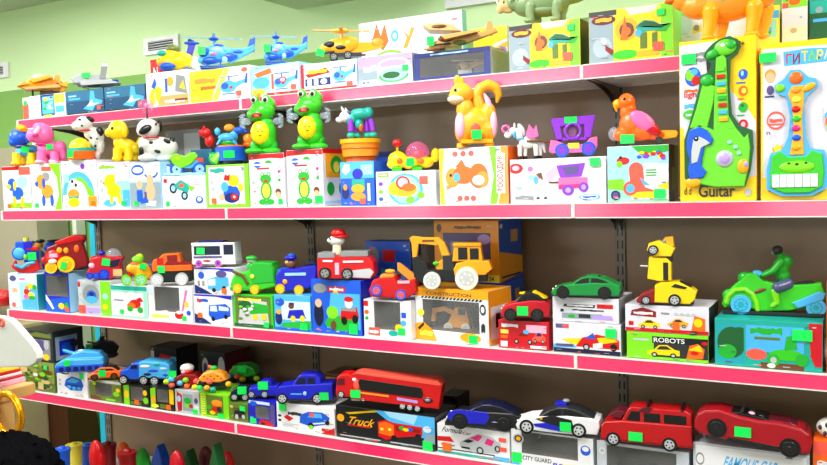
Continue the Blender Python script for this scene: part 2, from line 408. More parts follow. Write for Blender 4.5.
# red rocket-like thing on the far left
a = ray(3, 300, 2.2)
m = MB(); m.cyl((a.x-.5, a.y, a.z+.0), (a.x+.02, a.y, a.z+.01), .1, .035, 'r', 20); m.ell(a.x+.02, a.y, a.z+.01, .04, .036, .036, 'r')
o = m.build('toy_rocket'); setp(o, 'red tapering pointed toy seen at the left picture edge before the beige cupboard', 'toy')
m = MB(); m.box(a.x-.5, a.y-.12, .02, a.x+.1, a.y+.12, a.z-.105, 'beige', .01); o = m.build('storage_crate'); setp(o, 'beige storage crate under the red pointed toy', 'crate')
# vents and poster on the wall
def vent(p0, p1, y0, y1, label):
    A = ray(p0, y0, YW); B = ray(p1, y1, YW); w = B.x-A.x; h = A.z-B.z
    e = bpy.data.objects.new('air_vent', None); COL.objects.link(e); e.location = (A.x, YW, B.z); setp(e, label, 'air vent', 'white slatted vents in the green wall')
    m = MB(); t = w*.14; m.box(0, -.012, 0, w, 0, h*.22, 'w'); m.box(0, -.012, h*.78, w, 0, h, 'w'); m.box(0, -.012, h*.22, t, 0, h*.78, 'w'); m.box(w-t, -.012, h*.22, w, 0, h*.78, 'w'); m.build('frame', e)
    m = MB(); m.box(t, -.003, h*.2, w-t, -.001, h*.8, 'dg'); m.build('duct', e)
    for i in range(4):
        z = h*(.28+.145*i); m = MB(); m.box(t, -.012, z, w-t, -.004, z+h*.05, 'lgy'); m.build('slat', e)
vent(144.8, 180.5, 39.5, 51, 'white four-slat vent high on the wall, above the yellow toy plane')
vent(-24, 10.5, 67, 77, 'white slatted vent cut by the left picture edge')
A = ray(447, -14, YW); B = ray(512, -.5, YW)
m = MB(); w = B.x-A.x; h = .5; m.box(0, -.02, 0, w, 0, .025, 'w'); m.box(0, -.02, .025, .025, 0, h-.025, 'w'); m.box(w-.025, -.02, .025, w, 0, h-.025, 'w'); m.box(0, -.02, h-.025, w, 0, h, 'w'); m.box(.02, -.008, .02, w-.02, -.002, h-.02, 'card'); m.box(.035, -.0095, .035, w-.035, -.0085, .055, 'gy')
o = m.build('framed_notice'); o.location = (A.x, YW, ray(480, 5, YW).z); setp(o, 'white framed notice on the wall above the dark blue window box', 'notice')
# ---------------------------------------------------------------- shelving
W = 1.0; XL = -2.555; UPX = [XL+i*W for i in range(5)]
PAL['panel'] = '927861'; PAL['brk'] = '4c4038'; PAL['post'] = '7d746a'; PAL['shw'] = 'e4e0dc'; PAL['under'] = '8f8078'
def pinkmat():
    m = bpy.data.materials.new('pink_price_strip'); m.use_nodes = True; nt = m.node_tree; b = nt.nodes['Principled BSDF']
    b.inputs['Base Color'].default_value = (*[lin(c) for c in (250, 36, 104)], 1); b.inputs['Roughness'].default_value = .34
    b.inputs['Coat Weight'].default_value = 1; b.inputs['Coat Roughness'].default_value = .14; b.inputs['Coat IOR'].default_value = 1.75; b.inputs['Specular IOR Level'].default_value = .8
    n = nt.nodes.new('ShaderNodeTexNoise'); n.inputs['Scale'].default_value = 2.2; tc = nt.nodes.new('ShaderNodeTexCoord'); nt.links.new(tc.outputs['Object'], n.inputs['Vector'])
    bp = nt.nodes.new('ShaderNodeBump'); bp.inputs['Strength'].default_value = .12; bp.inputs['Distance'].default_value = .03; nt.links.new(n.outputs['Fac'], bp.inputs['Height']); nt.links.new(bp.outputs[0], b.inputs['Coat Normal'])
    return m
MATS['pink'] = pinkmat(); SPECIAL['strip'] = lambda: MATS['pink']
LEVN = {'A': 'top', 'B': 'second', 'C': 'third', 'D': 'fourth', 'E': 'lowest, dark'}
BAYN = ['left', 'middle', 'right']
fr = bpy.data.objects.new('shelving_frame', None); COL.objects.link(fr); fr.location = (XL, BACK, 0); setp(fr, 'beige metal shelving frame with slotted posts and back panels behind the pink shelves', 'shelving')
SHT = .0313
for i in range(4):
    m = MB(); x = i*W; z1 = SH['A']+.03
    m.box(x-.013, -.004, 0, x+.013, .03, z1, 'post')
    z = .1
    while z < z1-.05:
        for sx in (-.0075, .0045): m.box(x+sx, -.0046, z, x+sx+.004, -.0038, z+.022, 'k')
        z += .034
    m.build('upright', fr)
    if i < 3:
        m = MB(); zz = 0; k = 0
        for zt in (.44, .77, 1.04, 1.38, z1-.03):
            m.box(x+.013, .004, zz, x+W-.013, .012, zt-.002, 'panel', .001); zz = zt
        m.build('back_panel', fr)
m = MB(); m.box(-.05, -.02+.02, .3, -.022, .03, SH['A']+.02, 'cyan'); o = m.build('pole', fr); o['label'] = 'bright cyan pole beside the end post'
for L in 'ABCDE':
    Yf = FRONT[L]; dep = BACK-Yf
    for i in range(3):
        e = bpy.data.objects.new('metal_shelf', None); COL.objects.link(e); e.location = (UPX[i], Yf, SH[L])
        lab = {'A': 'pink edged metal shelf of the top row, %s bay', 'B': 'pink edged metal shelf of the second row from the top, %s bay', 'C': 'pink edged metal shelf of the third row from the top, %s bay', 'D': 'pink edged metal shelf of the fourth row, %s bay', 'E': 'dark bottom shelf under the lowest pink edge, %s bay'}[L] % BAYN[i]
        setp(e, lab, 'shelf', 'metal shelves of the toy rack')
        m = MB(); m.box(.001, .004, -.024, W-.001, dep-.005, 0, 'shw'); m.box(.001, .006, -.0305, W-.001, .02, -.024, 'shw'); m.box(.05, .09, -.027, W-.05, .10, -.024, 'shw'); m.box(.05, .25, -.027, W-.05, .26, -.024, 'shw'); m.build('board', e)
        m = MB(); m.prof([(0.004, -SHT), (W-.004, -SHT), (W-.004, -.0015), (.004, -.0015)], -.001, .003, 'strip'); m.build('price_strip', e)
        m = MB(); m.box(.002, -.0022, -SHT-.0012, W-.002, .004, -SHT+.0012, 'shw'); m.box(.002, -.0022, -.0015, W-.002, .004, .0008, 'shw'); m.box(-.004, -.003, -SHT, .0035, .003, 0, 'shw'); m.build('edge_rail', e)
        for bx in (0.006, W-.010):
            pts = [(.03, -.0245), (dep-.008, -.0245), (dep-.008, -.085)]+[(.03+(dep-.038)*math.sin(a)*1, -.0245-.0605*(1-math.cos(a))) for a in (1.3, 1.0, .7, .4)]
            b = MB(); b.prof(pts, -.001, .001, 'brk')
            b.v = [(bx+v[1], v[0], v[2]) for v in b.v]
            b.build('bracket', e)
# ---------------------------------------------------------------- light: ceiling lamps of the shop, plus added fill and glare lamps
def lamp(x, y, w, d, e, name='ceiling_or_fill_lamp'):
    L = bpy.data.lights.new(name, 'AREA'); L.shape = 'RECTANGLE'; L.size = w; L.size_y = d; L.energy = e; L.color = (1, .985, .95)
    o = bpy.data.objects.new(name, L); COL.objects.link(o); o.location = (x, y, CEIL-.03)
for x in (-4.2, -2.6, -1.0, .8): lamp(x, .95, .6, .6, 27)
for x in (-3.6, -1.6, .6): lamp(x, -1.2, .6, .6, 10)
for x in (-4.6, -3.0, -1.4, .2): lamp(x, 2.0, .9, .3, 5)  # fill row added to brighten the green wall and the top shelf
for x in (-5.0, -3.9, -2.8, .6):  # unseen lamp row added to give the top price strips white reflections
    lamp(x, -4.35, .85, .28, 15, 'added_glare_lamp'); o = sc.objects[-1] if False else bpy.data.objects[[k.name for k in bpy.data.objects if k.name.startswith('added_glare_lamp')][-1]]; o.rotation_euler.x = math.radians(80); o.location.z = CEIL-.28
# the opposite side of the shop: pale wall, window openings added for the strips' reflections
YF = -4.5
m = MB(); xs = [-7]
for (a_, b_) in ((-4.95, -4.15), (-2.95, -2.2), (-.8, .4)):
    m.box(xs[-1], YF-.12, 0, a_, YF, CEIL, 'w'); m.box(a_, YF-.12, 0, b_, YF, .8, 'w'); m.box(a_, YF-.12, 1.8, b_, YF, CEIL, 'w'); xs.append(b_)
m.box(xs[-1], YF-.12, 0, 4, YF, CEIL, 'w'); struct('wall_front', m, wallmat('wall_paint_front', 'd8edc0', 'cde6b2'))
m = MB(); m.box(4, YF, 0, 4.1, YW, CEIL, 'w'); struct('wall_right', m, wallmat('wall_paint_right', 'd8edc0', 'c8e4ac'))
wd = bpy.data.worlds.new('shop'); sc.world = wd; wd.use_nodes = True
bg = wd.node_tree.nodes['Background']; bg.inputs[0].default_value = (.93, .97, 1, 1); bg.inputs[1].default_value = 2.8
sc.view_settings.view_transform = 'Standard'; sc.view_settings.look = 'None'; sc.view_settings.gamma = 1; sc.view_settings.exposure = .3
# ---------------------------------------------------------------- left foreground: display stand
SY = 1.25; PAL['off'] = 'eef2e6'
a = ray(27, 396, SY); zt = a.z
e = bpy.data.objects.new('display_stand', None); COL.objects.link(e); e.location = (a.x-.26, SY, 0); setp(e, 'tan wooden stand with a round brass ring at the lower left', 'stand')
m = MB(); m.box(-.2, 0, zt-.03, .155, .1, zt, 'tan', .004); m.build('top', e)
for x in (-.2, .1):
    m = MB(); m.box(x, .0, 0, x+.05, .04, zt-.03, 'tan', .004); m.build('leg', e)
m = MB(); m.box(-.15, .015, .3, .1, .03, zt-.03, 'gold', .003); m.build('front_panel', e)
r = ray(1, 416, SY-.03); m = MB(); m.torus((0, 0, 0), .052, .009, 'goldm'); o = m.build('brass_ring', e); o.location = (r.x-(a.x-.26), -.012, r.z); o['label'] = 'round brass coloured ring'
zz = zt
for i, (c, h, nm) in enumerate((('lpk', .012, 'pale pink'), ('crim', .005, 'red'), ('w', .007, 'white'), ('r', .006, 'bright red'), ('ly', .012, 'yellow'), ('o', .012, 'orange'), ('lb', .016, 'light blue'))):
    m = MB(); m.box(-.2, -.01, 0, .115-.006*i, .08, h, c, .002); o = m.build('folded_cloth'); o.location = (a.x-.26, SY+.02, zz+.0003); zz += h+.0004
    o.rotation_euler.z = .0
    setp(o, '%s flat folded piece in the stack on the tan stand, %s' % (nm, ['lowest', 'second from bottom', 'third from bottom', 'in the middle', 'third from top', 'second from top', 'topmost'][i]), 'folded cloth', 'coloured pieces stacked on the tan stand')
# white rounded board, leaning over the stack
c0 = Vector((ray(0, 345, SY).x, SY-.02, 0))
pp = [(-30, 312), (4, 316), (12, 318), (18, 323), (37, 345), (41, 352), (42, 358), (39, 363), (33, 366), (-30, 368.5)]
m = MB(); Q = [ray(x, y, SY) for x, y in pp]; m.prof([(q.x-c0.x, q.z-zz) for q in Q], -.012, .006, 'off', .003)
o = m.build('white_board'); o.location = (c0.x, SY, zz+.0008); setp(o, 'white rounded plastic board standing on the stack of coloured pieces', 'board')
q = ray(6.5, 322, SY); m = MB(); m.torus((0, 0, 0), .009, .003, 'coral'); o2 = m.build('ring_hole', o); o2.location = (q.x-c0.x, -.0135, q.z-zz)
lo = min(v.co.z for v in o.data.vertices); o.location.z = zz+.0005-lo if False else o.location.z
# dark fluffy heap at the very bottom left
q = ray(6, 477, 1.0); m = MB(); R = random.Random(3)
m.ell(0, 0, 0, .12, .1, .085, 'fuzz', nu=64, nv=36)
m.v = [tuple(c*(1+R.uniform(-.06, .1)) for c in v) for v in m.v]
o = m.build('fur_hat'); o.location = q; setp(o, 'black fluffy hat or bag at the bottom left corner below the brass ring', 'hat')
m = MB(); m.cyl((0, 0, 0), (0, 0, q.z-.1), .09, .11, 'dg', 20); o = m.build('pedestal'); o.location = (q.x, q.y, 0); setp(o, 'dark round pedestal under the black fluffy hat, out of sight', 'pedestal')
# ================================================================ cartons
B = {}
def add(k, *a, **kw): B[k] = crate(*a, **kw); return B[k]
GA = 'cartons on the top shelf'; GB = 'cartons on the second shelf'; GC = 'cartons on the third shelf'; GD = 'cartons on the fourth shelf'
PAL.update(paper='dedce8', blush='f3dfe6', ice='cfe2f4', sea='2c6c92', sand='d9b77a', moss='5c7a2a', camo='8d9a4a', coal='17191c', plum='5a4c8c', steel='8fa3b0', pane='a9bac6')
# ---- shelf A
add('A0', 'game_box', 'narrow red edged carton standing first at the left end of the top shelf', 23.5, 29.5, 98, 'A', .10, body='w', art=[rect('coral', 0, 0, 100, 70)], tags=[(50, 75)], group=GA)
add('A1', 'game_box', 'small white and blue carton with a yellow corner under the golden jet', 30, 66.5, 96.5, 'A', .14, body='ice',
    art=[rect('w', 0, 0, 30, 100), rect('db', 32, 8, 70, 100), rect('lb', 36, 16, 68, 92)]+dots(['y', 'g', 'db', 'sky'], 12, 36, 30, 68, 90, 3, 7, 1, 1.3)+[rect('ly', 70, 60, 98, 98), rect('lpk', 2, 76, 30, 98), rect('ly', 40, 0, 62, 12)]+[rect('sil', 4, 10, 26, 14), rect('sil', 4, 24, 22, 30), rect('lb', 74, 20, 96, 46)], group=GA)
for k, x0, x1, yt, l in (('A2', 67, 104.5, 92, 'left'), ('A3', 105, 146, 88, 'right')):
    add(k, 'jet_box', 'dark teal carton with a blue jet picture under the grey jet, %s one' % l, x0, x1, yt, 'A', .15, body='jet',
        art=[rect('sea', 0, 55, 100, 100), rect('jet', 0, 30, 55, 52), rect('lb', 6, 62, 38, 70), rect('sky', 6, 76, 28, 82), poly('lb', 45, 22, 62, 42, 66, 96, 76, 92, 78, 60, 98, 50, 96, 36, 78, 32, 70, 10), poly('ice', 55, 30, 70, 60, 72, 40, 90, 42, 70, 30), rect('coal', 0, 0, 60, 6)], tags=[(88, 22, 'coral')], group=GA)
add('A4', 'robot_box', 'white and brown carton with yellow and blue robot pictures under the yellow plane', 147, 189, 74, 'A', .14, body='w',
    art=[rect('tan', 28, 0, 100, 30), rect('ice', 52, 32, 100, 96), poly('y', 10, 2, 22, 10, 18, 40, 34, 62, 12, 52, 6, 30), poly('y', 24, 60, 38, 52, 36, 30, 28, 10, 20, 30), poly('b', 12, 60, 22, 86, 26, 66, 20, 52), oval('gold', 58, 70, 9, 14), poly('gy', 70, 40, 98, 30, 94, 80, 74, 88), poly('y', 80, 50, 94, 42, 90, 70), rect('b', 46, 40, 52, 80), text('w', 'ROBOT', 44, 6, 48, 12), rect('br', 68, 12, 98, 18)], group=GA)
add('A4b', 'game_box', 'red carton with a white letter behind the yellow plane', 152.5, 162, 60, 'A', .06, inset=.17, body='r', art=[text('w', 'N', 30, 66, 50, 20)], group=GA)
add('A5', 'helicopter_box', 'yellow and white carton with a blue helicopter picture, third shelf item right of the jets', 190.5, 251, 72, 'A', .15, body='w',
    art=[poly('y', 0, 0, 36, 0, 42, 40, 60, 100, 0, 100), poly('ly', 36, 0, 46, 0, 68, 100, 60, 100), text('lo', 'SUPER', 8, 56, 36, 20, .2), text('o', 'PLANE', 18, 36, 26, 16, .2)]+a_heli('lb', 'b', 50, 16, 46, 62)+[rect('ly', 4, 10, 16, 20), oval('coral', 92, 88, 5, 7)], tags=[(82, 18, 'coral')], group=GA)
add('A6', 'helicopter_box', 'light blue and red carton behind the left frog toy, under the middle helicopter', 252, 300.5, 67, 'A', .15, body='sky',
    art=[rect('ice', 40, 10, 100, 96), rect('r', 30, 0, 100, 9), poly('o', 6, 76, 40, 90, 44, 74, 12, 62), oval('lb', 20, 44, 18, 20), oval('y', 12, 14, 16, 12), rect('coral', 42, 20, 47, 70)]+a_heli('lb', 'b', 46, 16, 50, 60)+[oval('r', 66, 48, 8, 10), oval('w', 66, 48, 5, 6)], tags=[(88, 22, 'coral')], group=GA)
add('A7', 'helicopter_box', 'red white and blue carton behind the right frog toy', 301, 357.5, 65, 'A', .15, body='ice',
    art=[rect('crim', 0, 0, 6, 100), rect('r', 6, 0, 100, 8), poly('r', 8, 62, 46, 82, 54, 62, 14, 50), text('y', 'POLICE', 12, 62, 36, 16, .15, 0), rect('db', 8, 20, 54, 46), rect('w', 12, 22, 20, 44), rect('w', 24, 22, 32, 44), oval('w', 42, 33, 6, 10)]+a_heli('lb', 'b', 58, 22, 40, 62)+[rect('lpk', 58, 8, 100, 20)], tags=[(88, 15, 'coral')], group=GA)
add('A8', 'track_box', 'grey white carton with a green oval picture under the golden helicopter tail', 358.5, 413, 58, 'A', .15, body='ice',
    art=[rect('steel', 0, 20, 36, 100), rect('lav', 0, 60, 100, 100), text('w', 'SKY', 10, 44, 24, 26), arc('w', 66, 68, 30, 20, 5, 0, 360), oval('mint', 66, 28, 28, 26), oval('dgn', 62, 30, 16, 12), arc('g', 66, 30, 28, 24, 4, 180, 360), rect('w', 4, 6, 30, 18), rect('b', 8, 9, 12, 15), rect('b', 16, 9, 20, 15)], tags=[(88, 50)], group=GA)
PAL['nvy'] = '22307e'
add('A9', 'window_box', 'dark blue framed window carton with a tan helicopter inside on the top shelf', 414.5, 491, 54.6, 'A', .13, body='nvy', side='pane', win=(7, 12, 92, 84),
    art=[rect('db', 0, 84, 100, 100), text('sky', 'AIRCRAFT', 22, 88, 50, 7)], sart=[rect('steel', 10, 10, 90, 90)], group=GA)
add('A8b', 'board_game_box', 'large white carton leaning at the back behind the tan helicopter', 361, 464, 24, 'A', .03, inset=.24, body='w', side='mint',
    art=[poly('o', 12, 70, 18, 98, 22, 80, 26, 96, 30, 72, 24, 60, 20, 66), oval('lb', 36, 78, 4, 8), oval('w', 36, 78, 2, 4), poly('lo', 44, 84, 48, 74, 44, 60, 48, 60, 56, 86, 52, 86, 50, 76), arc('lg', 30, 40, 20, 20, 3, 20, 170), rect('ice', 62, 84, 92, 86), rect('ice', 62, 78, 88, 80)], group=GA)
add('A9b', 'game_box', 'yellow and white carton behind the tan helicopter tail, left of the dinosaur cartons', 474, 508.5, 29, 'A', .08, inset=.136, body='w',
    art=[rect('y', 0, 62, 100, 100), poly('y', 0, 38, 100, 60, 100, 100, 0, 100), rect('sky', 0, 6, 60, 40), rect('db', 0, 84, 60, 90), poly('w', 60, 60, 100, 70, 100, 76, 60, 68), oval('lav', 84, 54, 13, 8), oval('mag', 84, 54, 7, 4), rect('y', 78, 0, 98, 26)], group=GA)
DINO = [rect('steel', 0, 0, 30, 100), poly('y', 30, 0, 100, 0, 100, 100, 34, 100), rect('lg', 86, 0, 100, 100), poly('lgy', 50, 86, 78, 88, 84, 100, 44, 100), oval('pane', 16, 30, 12, 20), oval('w', 18, 42, 3, 5), rect('dg', 0, 90, 34, 100), oval('wine', 18, 82, 15, 9), text('gold', 'DINO', 8, 78, 20, 9, .2),
        oval('gold', 46, 60, 14, 22), oval('br', 46, 58, 9, 15), oval('o', 46, 56, 5, 8), poly('o', 38, 40, 44, 88, 48, 40), poly('teal', 56, 62, 66, 74, 78, 70, 94, 54, 98, 62, 84, 52, 72, 52, 62, 50), poly('dgn', 58, 64, 68, 72, 78, 68, 92, 56, 76, 60), poly('g', 78, 50, 98, 62, 92, 48), rect('moss', 62, 20, 70, 50), rect('moss', 76, 20, 82, 48), oval('grn2', 44, 12, 16, 9), oval('lb', 60, 50, 4, 7), poly('dr', 20, 34, 30, 22, 28, 12, 20, 24), rect('gold', 58, 6, 84, 16)]
add('A10', 'dinosaur_box', 'yellow green dinosaur carton under the green horned dinosaur', 509.3, 581, 26.7, 'A', .12, body='y', side='coal', art=DINO, tags=[(88, 82), (83, 22, 'coral', .02, .017)], group=GA)
add('A11', 'dinosaur_box', 'yellow green dinosaur carton beside the tall guitar carton, right of its twin', 589, 674, 12.7, 'A', .12, body='y', side='lg', art=DINO, tags=[(86, 84), (83, 22, 'coral', .022, .018)], group=GA)
add('A12', 'game_box', 'pale mint and white carton behind the orange dinosaur', 677, 748, 12, 'A', .05, inset=.1, body='w', art=[oval('ice', 10, 72, 12, 20), rect('mint', 0, 92, 100, 100), poly('y', 22, 64, 34, 70, 36, 56, 24, 52), rect('ly', 40, 58, 70, 80), oval('gy', 28, 64, 4, 6)], group=GA)
add('A13', 'game_box', 'yellow and blue cartoon carton just right of the orange dinosaur', 752, 780, 8, 'A', .1, inset=.07, body='ly', art=[rect('lb', 0, 72, 100, 90), rect('mint', 20, 30, 90, 70), oval('lo', 56, 62, 16, 8), oval('lb', 54, 46, 18, 12), oval('grn2', 60, 40, 10, 6)], group=GA)
add('A14', 'game_box', 'white and cream carton with a small green dinosaur strip near the upper right corner', 781.5, 808, -3, 'A', .1, inset=.07, body='w', art=[rect('lg', 0, 78, 100, 100), oval('o', 50, 90, 24, 8), rect('coral', 0, 78, 26, 88), rect('cr', 0, 0, 100, 42), oval('sand', 46, 34, 14, 5), rect('sil', 70, 56, 80, 60)], group=GA)
add('A15', 'game_box', 'dark green picture carton at the upper right corner of the photo', 809, 850, -8, 'A', .1, inset=.07, body='dgn', art=[rect('teal', 0, 60, 100, 100), rect('br', 6, 84, 60, 92), rect('lb', 8, 44, 60, 50), oval('steel', 24, 66, 10, 6), oval('o', 70, 92, 20, 8)], group=GA)
# ---- shelf B
add('B1', 'toy_box', 'white carton with a blue dog picture, leftmost on the second shelf', 4, 32.5, 167, 'B', .13, body='paper', art=[rect('lg', 20, 4, 100, 16), poly('r', 0, 92, 60, 92, 64, 100, 0, 100), rect('coral', 60, 80, 100, 98), oval('sky', 70, 64, 20, 14)]+a_dog('b', 14, 12, 66, 62, 'y'), tags=[(22, 10, 'o')], group=GB)
add('B2', 'toy_box', 'white carton with an orange giraffe picture and a green curved frame', 33, 62.5, 164.5, 'B', .13, body='w', art=[poly('lg', 76, 0, 100, 0, 100, 100, 60, 100, 88, 70, 92, 30), rect('coral', 36, 84, 70, 94), oval('gy', 50, 72, 14, 10)]+a_dog('lo', 12, 12, 68, 66, 'b')+[rect('lo', 24, 50, 36, 74)], tags=[(16, 10)], group=GB)
add('B3', 'toy_box', 'white carton with a green rainbow arch and a cow over a barrel', 63.5, 98.5, 161.5, 'B', .13, body='paper', art=[rect('ice', 4, 30, 50, 60), arc('lb', 46, 30, 46, 48, 12, 0, 180), arc('lg', 46, 30, 34, 36, 8, 0, 130), poly('lg', 60, 56, 84, 42, 100, 14, 86, 12), rect('sky', 4, 56, 20, 74), oval('pu', 62, 88, 6, 6), oval('w', 34, 52, 14, 12), oval('k', 30, 58, 4, 4, 8), oval('k', 40, 50, 4, 4, 8), oval('lo', 32, 30, 17, 12), rect('teal', 18, 22, 46, 27), oval('y', 32, 14, 17, 10), rect('lo', 74, 6, 98, 26)], tags=[(88, 12, 'o')], group=GB)
add('B4', 'toy_box', 'white carton with a yellow dog picture below the yellow puppy', 99, 131, 163, 'B', .13, body='paper', art=[text('lg', 'PUPPY', 6, 86, 50, 8), rect('mint', 60, 20, 100, 60), rect('lb', 78, 4, 100, 40), oval('lb', 36, 12, 20, 8)]+a_dog('y', 18, 14, 60, 60)+[rect('y', 30, 30, 56, 74), oval('sil', 12, 60, 5, 5), oval('sil', 12, 42, 5, 5)], tags=[(80, 12)], group=GB)
add('B5', 'toy_box', 'grey blue carton with two children and a dog outline', 131.5, 162, 163, 'B', .13, body='sky', art=[rect('w', 0, 60, 100, 100), arc('b', 26, 84, 22, 12, 5, 0, 360), arc('b', 70, 78, 24, 14, 5, 200, 360), rect('steel', 0, 0, 100, 56), oval('skin', 30, 52, 10, 10), rect('b', 20, 14, 40, 40), oval('skin', 66, 62, 12, 12), oval('skin', 66, 36, 16, 20), rect('w', 50, 6, 84, 16), poly('b', 30, 10, 50, 30, 60, 12), rect('plum', 46, 22, 54, 36)], tags=[(18, 12)], group=GB)
add('B6', 'toy_box', 'white carton with a teal motorbike picture below the green and blue toy bike', 163, 206.5, 176.5, 'B', .13, body='w', art=[oval('navy', 26, 62, 9, 17), oval('sky', 26, 62, 5, 10), oval('navy', 52, 38, 8, 14), oval('sky', 52, 38, 4, 8), poly('teal', 26, 70, 44, 88, 66, 70, 60, 46, 40, 56), poly('lg', 60, 70, 78, 64, 68, 50), oval('coral', 46, 70, 6, 7), oval('b', 86, 24, 9, 12), oval('w', 86, 26, 5, 7), rect('r', 4, 80, 12, 92), rect('sil', 40, 12, 66, 16)]+lines('sil', 74, 70, 94, 92, 3), tags=[(13, 14, 'tg', .014)], group=GB)
add('B7', 'pilot_box', 'green framed white carton with a bird pilot picture, under the animal carousel', 207.3, 249.8, 165.5, 'B', .13, body='lg', art=[rect('paper', 5, 7, 91, 96), text('teal', 'Bird', 10, 80, 34, 14), oval('gy', 88, 88, 3, 4), oval('b', 60, 32, 20, 20), oval('db', 60, 22, 18, 12), oval('r', 66, 24, 9, 8), oval('w', 66, 24, 3, 3), oval('y', 66, 62, 13, 14), oval('lb', 44, 48, 9, 12), poly('r', 42, 64, 46, 78, 52, 74, 58, 78, 56, 62), oval('y', 82, 46, 6, 10), oval('sil', 14, 60, 4, 5), oval('sil', 16, 44, 4, 5), oval('skin', 36, 24, 7, 8)], tags=[(18, 16, 'o')], group=GB)
FB = [rect('r', 0, 93, 100, 100), poly('r', 0, 96, 0, 90, 60, 92, 100, 90, 100, 100), oval('b', 24, 80, 11, 6), oval('g', 56, 82, 10, 6), text('w', 'FROG', 14, 77, 50, 6), rect('crim', 22, 71, 58, 74)]+a_frog(20, 4, 54, 62)+[oval('sil', 86, 74, 4, 3, 8), oval('mag', 86, 66, 4, 3, 8), oval('sil', 86, 58, 4, 3, 8), oval('g', 86, 50, 4, 3, 8), oval('br', 82, 28, 8, 6), oval('skin', 82, 22, 7, 6)]
FS = [rect('r', 0, 92, 100, 100), rect('gold', 10, 50, 92, 92), oval('g', 50, 72, 22, 16), oval('ly', 50, 68, 12, 10), oval('g', 26, 30, 14, 12), oval('g', 70, 30, 14, 12), oval('ly', 70, 30, 7, 7), rect('sky', 4, 4, 96, 8)]
add('B8', 'frog_box', 'white and red carton with a green frog picture, left one of the frog pair', 250.5, 286, 154.5, 'B', .125, body='paper', side='w', art=FB, sart=FS, tags=[(88, 10, 'tg', .014)], group='frog cartons')
add('B9', 'frog_box', 'white and red carton with a green frog picture, right one of the frog pair', 288, 324.5, 150.5, 'B', .125, body='paper', side='w', art=FB, sart=FS, tags=[(88, 12, 'tg', .024, .02)], group='frog cartons')
add('B10', 'puppy_box', 'blue carton with yellow and blue pictures under the purple and teal dog', 341, 375.5, 162, 'B', .11, body='b', art=[rect('lb', 0, 62, 100, 100), rect('sky', 62, 70, 96, 92), poly('w', 4, 80, 14, 96, 28, 94, 30, 80, 16, 70), rect('teal', 34, 36, 72, 60), oval('ind', 52, 72, 16, 12), oval('gold', 52, 38, 20, 10), oval('lo', 52, 20, 22, 10), oval('db', 14, 30, 11, 16), oval('lo', 14, 42, 6, 7), rect('w', 80, 10, 88, 50)], tags=[(66, 10, 'coral')], group=GB)
add('B11', 'caterpillar_box', 'white carton with a yellow caterpillar picture in a blue ring', 376.5, 436.5, 172, 'B', .13, body='w', art=[oval('lb', 50, 46, 30, 48), oval('mint', 50, 46, 25, 42), oval('gold', 48, 46, 22, 22), oval('y', 30, 48, 9, 20), oval('r', 46, 66, 12, 20), oval('lpk', 46, 66, 9, 15), oval('o', 56, 52, 12, 12), oval('lg', 58, 14, 7, 11), oval('lg', 76, 28, 6, 10), rect('coral', 74, 60, 88, 84), rect('lg', 3, 84, 22, 97), oval('pu', 8, 64, 4, 6), oval('lg', 8, 40, 4, 6), oval('b', 8, 18, 4, 6), text('w', 'baby', 5, 87, 14, 8)], group=GB)
add('B12', 'zoo_box', 'white and orange carton with a squirrel picture and red side lettering', 440, 509, 149, 'B', .12, body='paper', side='o', art=[poly('lg', 74, 0, 84, 0, 90, 40, 84, 100, 74, 100, 80, 50), poly('lo', 86, 0, 100, 0, 100, 100, 90, 100, 96, 60), poly('y', 0, 0, 8, 0, 4, 50, 8, 100, 0, 100), rect('w', 84, 18, 96, 88), text('r', 'ЗООСАДИК', 95, 21, 64, 10, 0, 90), oval('coral', 24, 90, 4, 5), oval('coral', 36, 90, 4, 5), oval('coral', 48, 90, 4, 5), oval('coral', 30, 10, 4, 5), oval('coral', 40, 10, 4, 5), oval('coral', 50, 10, 4, 5),
     oval('lo', 20, 48, 11, 17), oval('o', 36, 52, 16, 16), oval('o', 58, 50, 14, 22), oval('lo', 64, 44, 9, 14), oval('w', 58, 42, 9, 9), oval('lb', 26, 48, 5, 8), poly('lo', 10, 34, 10, 26, 26, 36), oval('k', 17, 52, 2, 3, 8), poly('o', 24, 66, 34, 80, 40, 66)], group=GB)
add('B13', 'pony_box', 'long white carton with a pony and purple carriage picture', 510.5, 606.5, 160, 'B', .11, body='w', art=[oval('r', 6, 80, 8, 12), oval('lpk', 6, 81, 4, 6), poly('lpk', 36, 60, 48, 84, 52, 66, 42, 44), poly('pk', 24, 70, 34, 60, 30, 50), oval('lgy', 34, 38, 8, 10), poly('lgy', 22, 66, 28, 68, 34, 44, 28, 40), oval('sky', 23, 58, 4, 6), oval('lb', 28, 52, 2.4, 9), rect('lgy', 26, 14, 28, 34), rect('lgy', 34, 14, 36, 34), oval('pk', 22, 78, 3, 6), poly('br', 28, 66, 36, 50, 34, 70), rect('lgy', 29, 12, 31, 34), rect('lgy', 37, 12, 39, 34), oval('k', 30, 11, 2, 2.4, 8), oval('k', 38, 11, 2, 2.4, 8), rect('br', 42, 44, 58, 48), poly('pu', 50, 84, 80, 88, 76, 58, 54, 56), poly('plum', 56, 80, 74, 82, 72, 64, 60, 62), rect('pk', 52, 36, 82, 56), poly('mag', 52, 30, 82, 34, 82, 42, 52, 40), oval('pu', 62, 28, 6, 12), oval('lav', 62, 28, 3, 6), oval('pu', 78, 34, 5, 11), oval('lav', 78, 34, 2.5, 6), oval('lb', 84, 12, 11, 7), oval('w', 84, 12, 9, 5), text('b', 'Carriage', 77, 9, 14, 6), text('gy', 'CUTE', 5, 7, 20, 12), oval('sky', 9, 36, 4, 3)], tags=[(90, 88, 'tg', .022, .018)], group=GB)
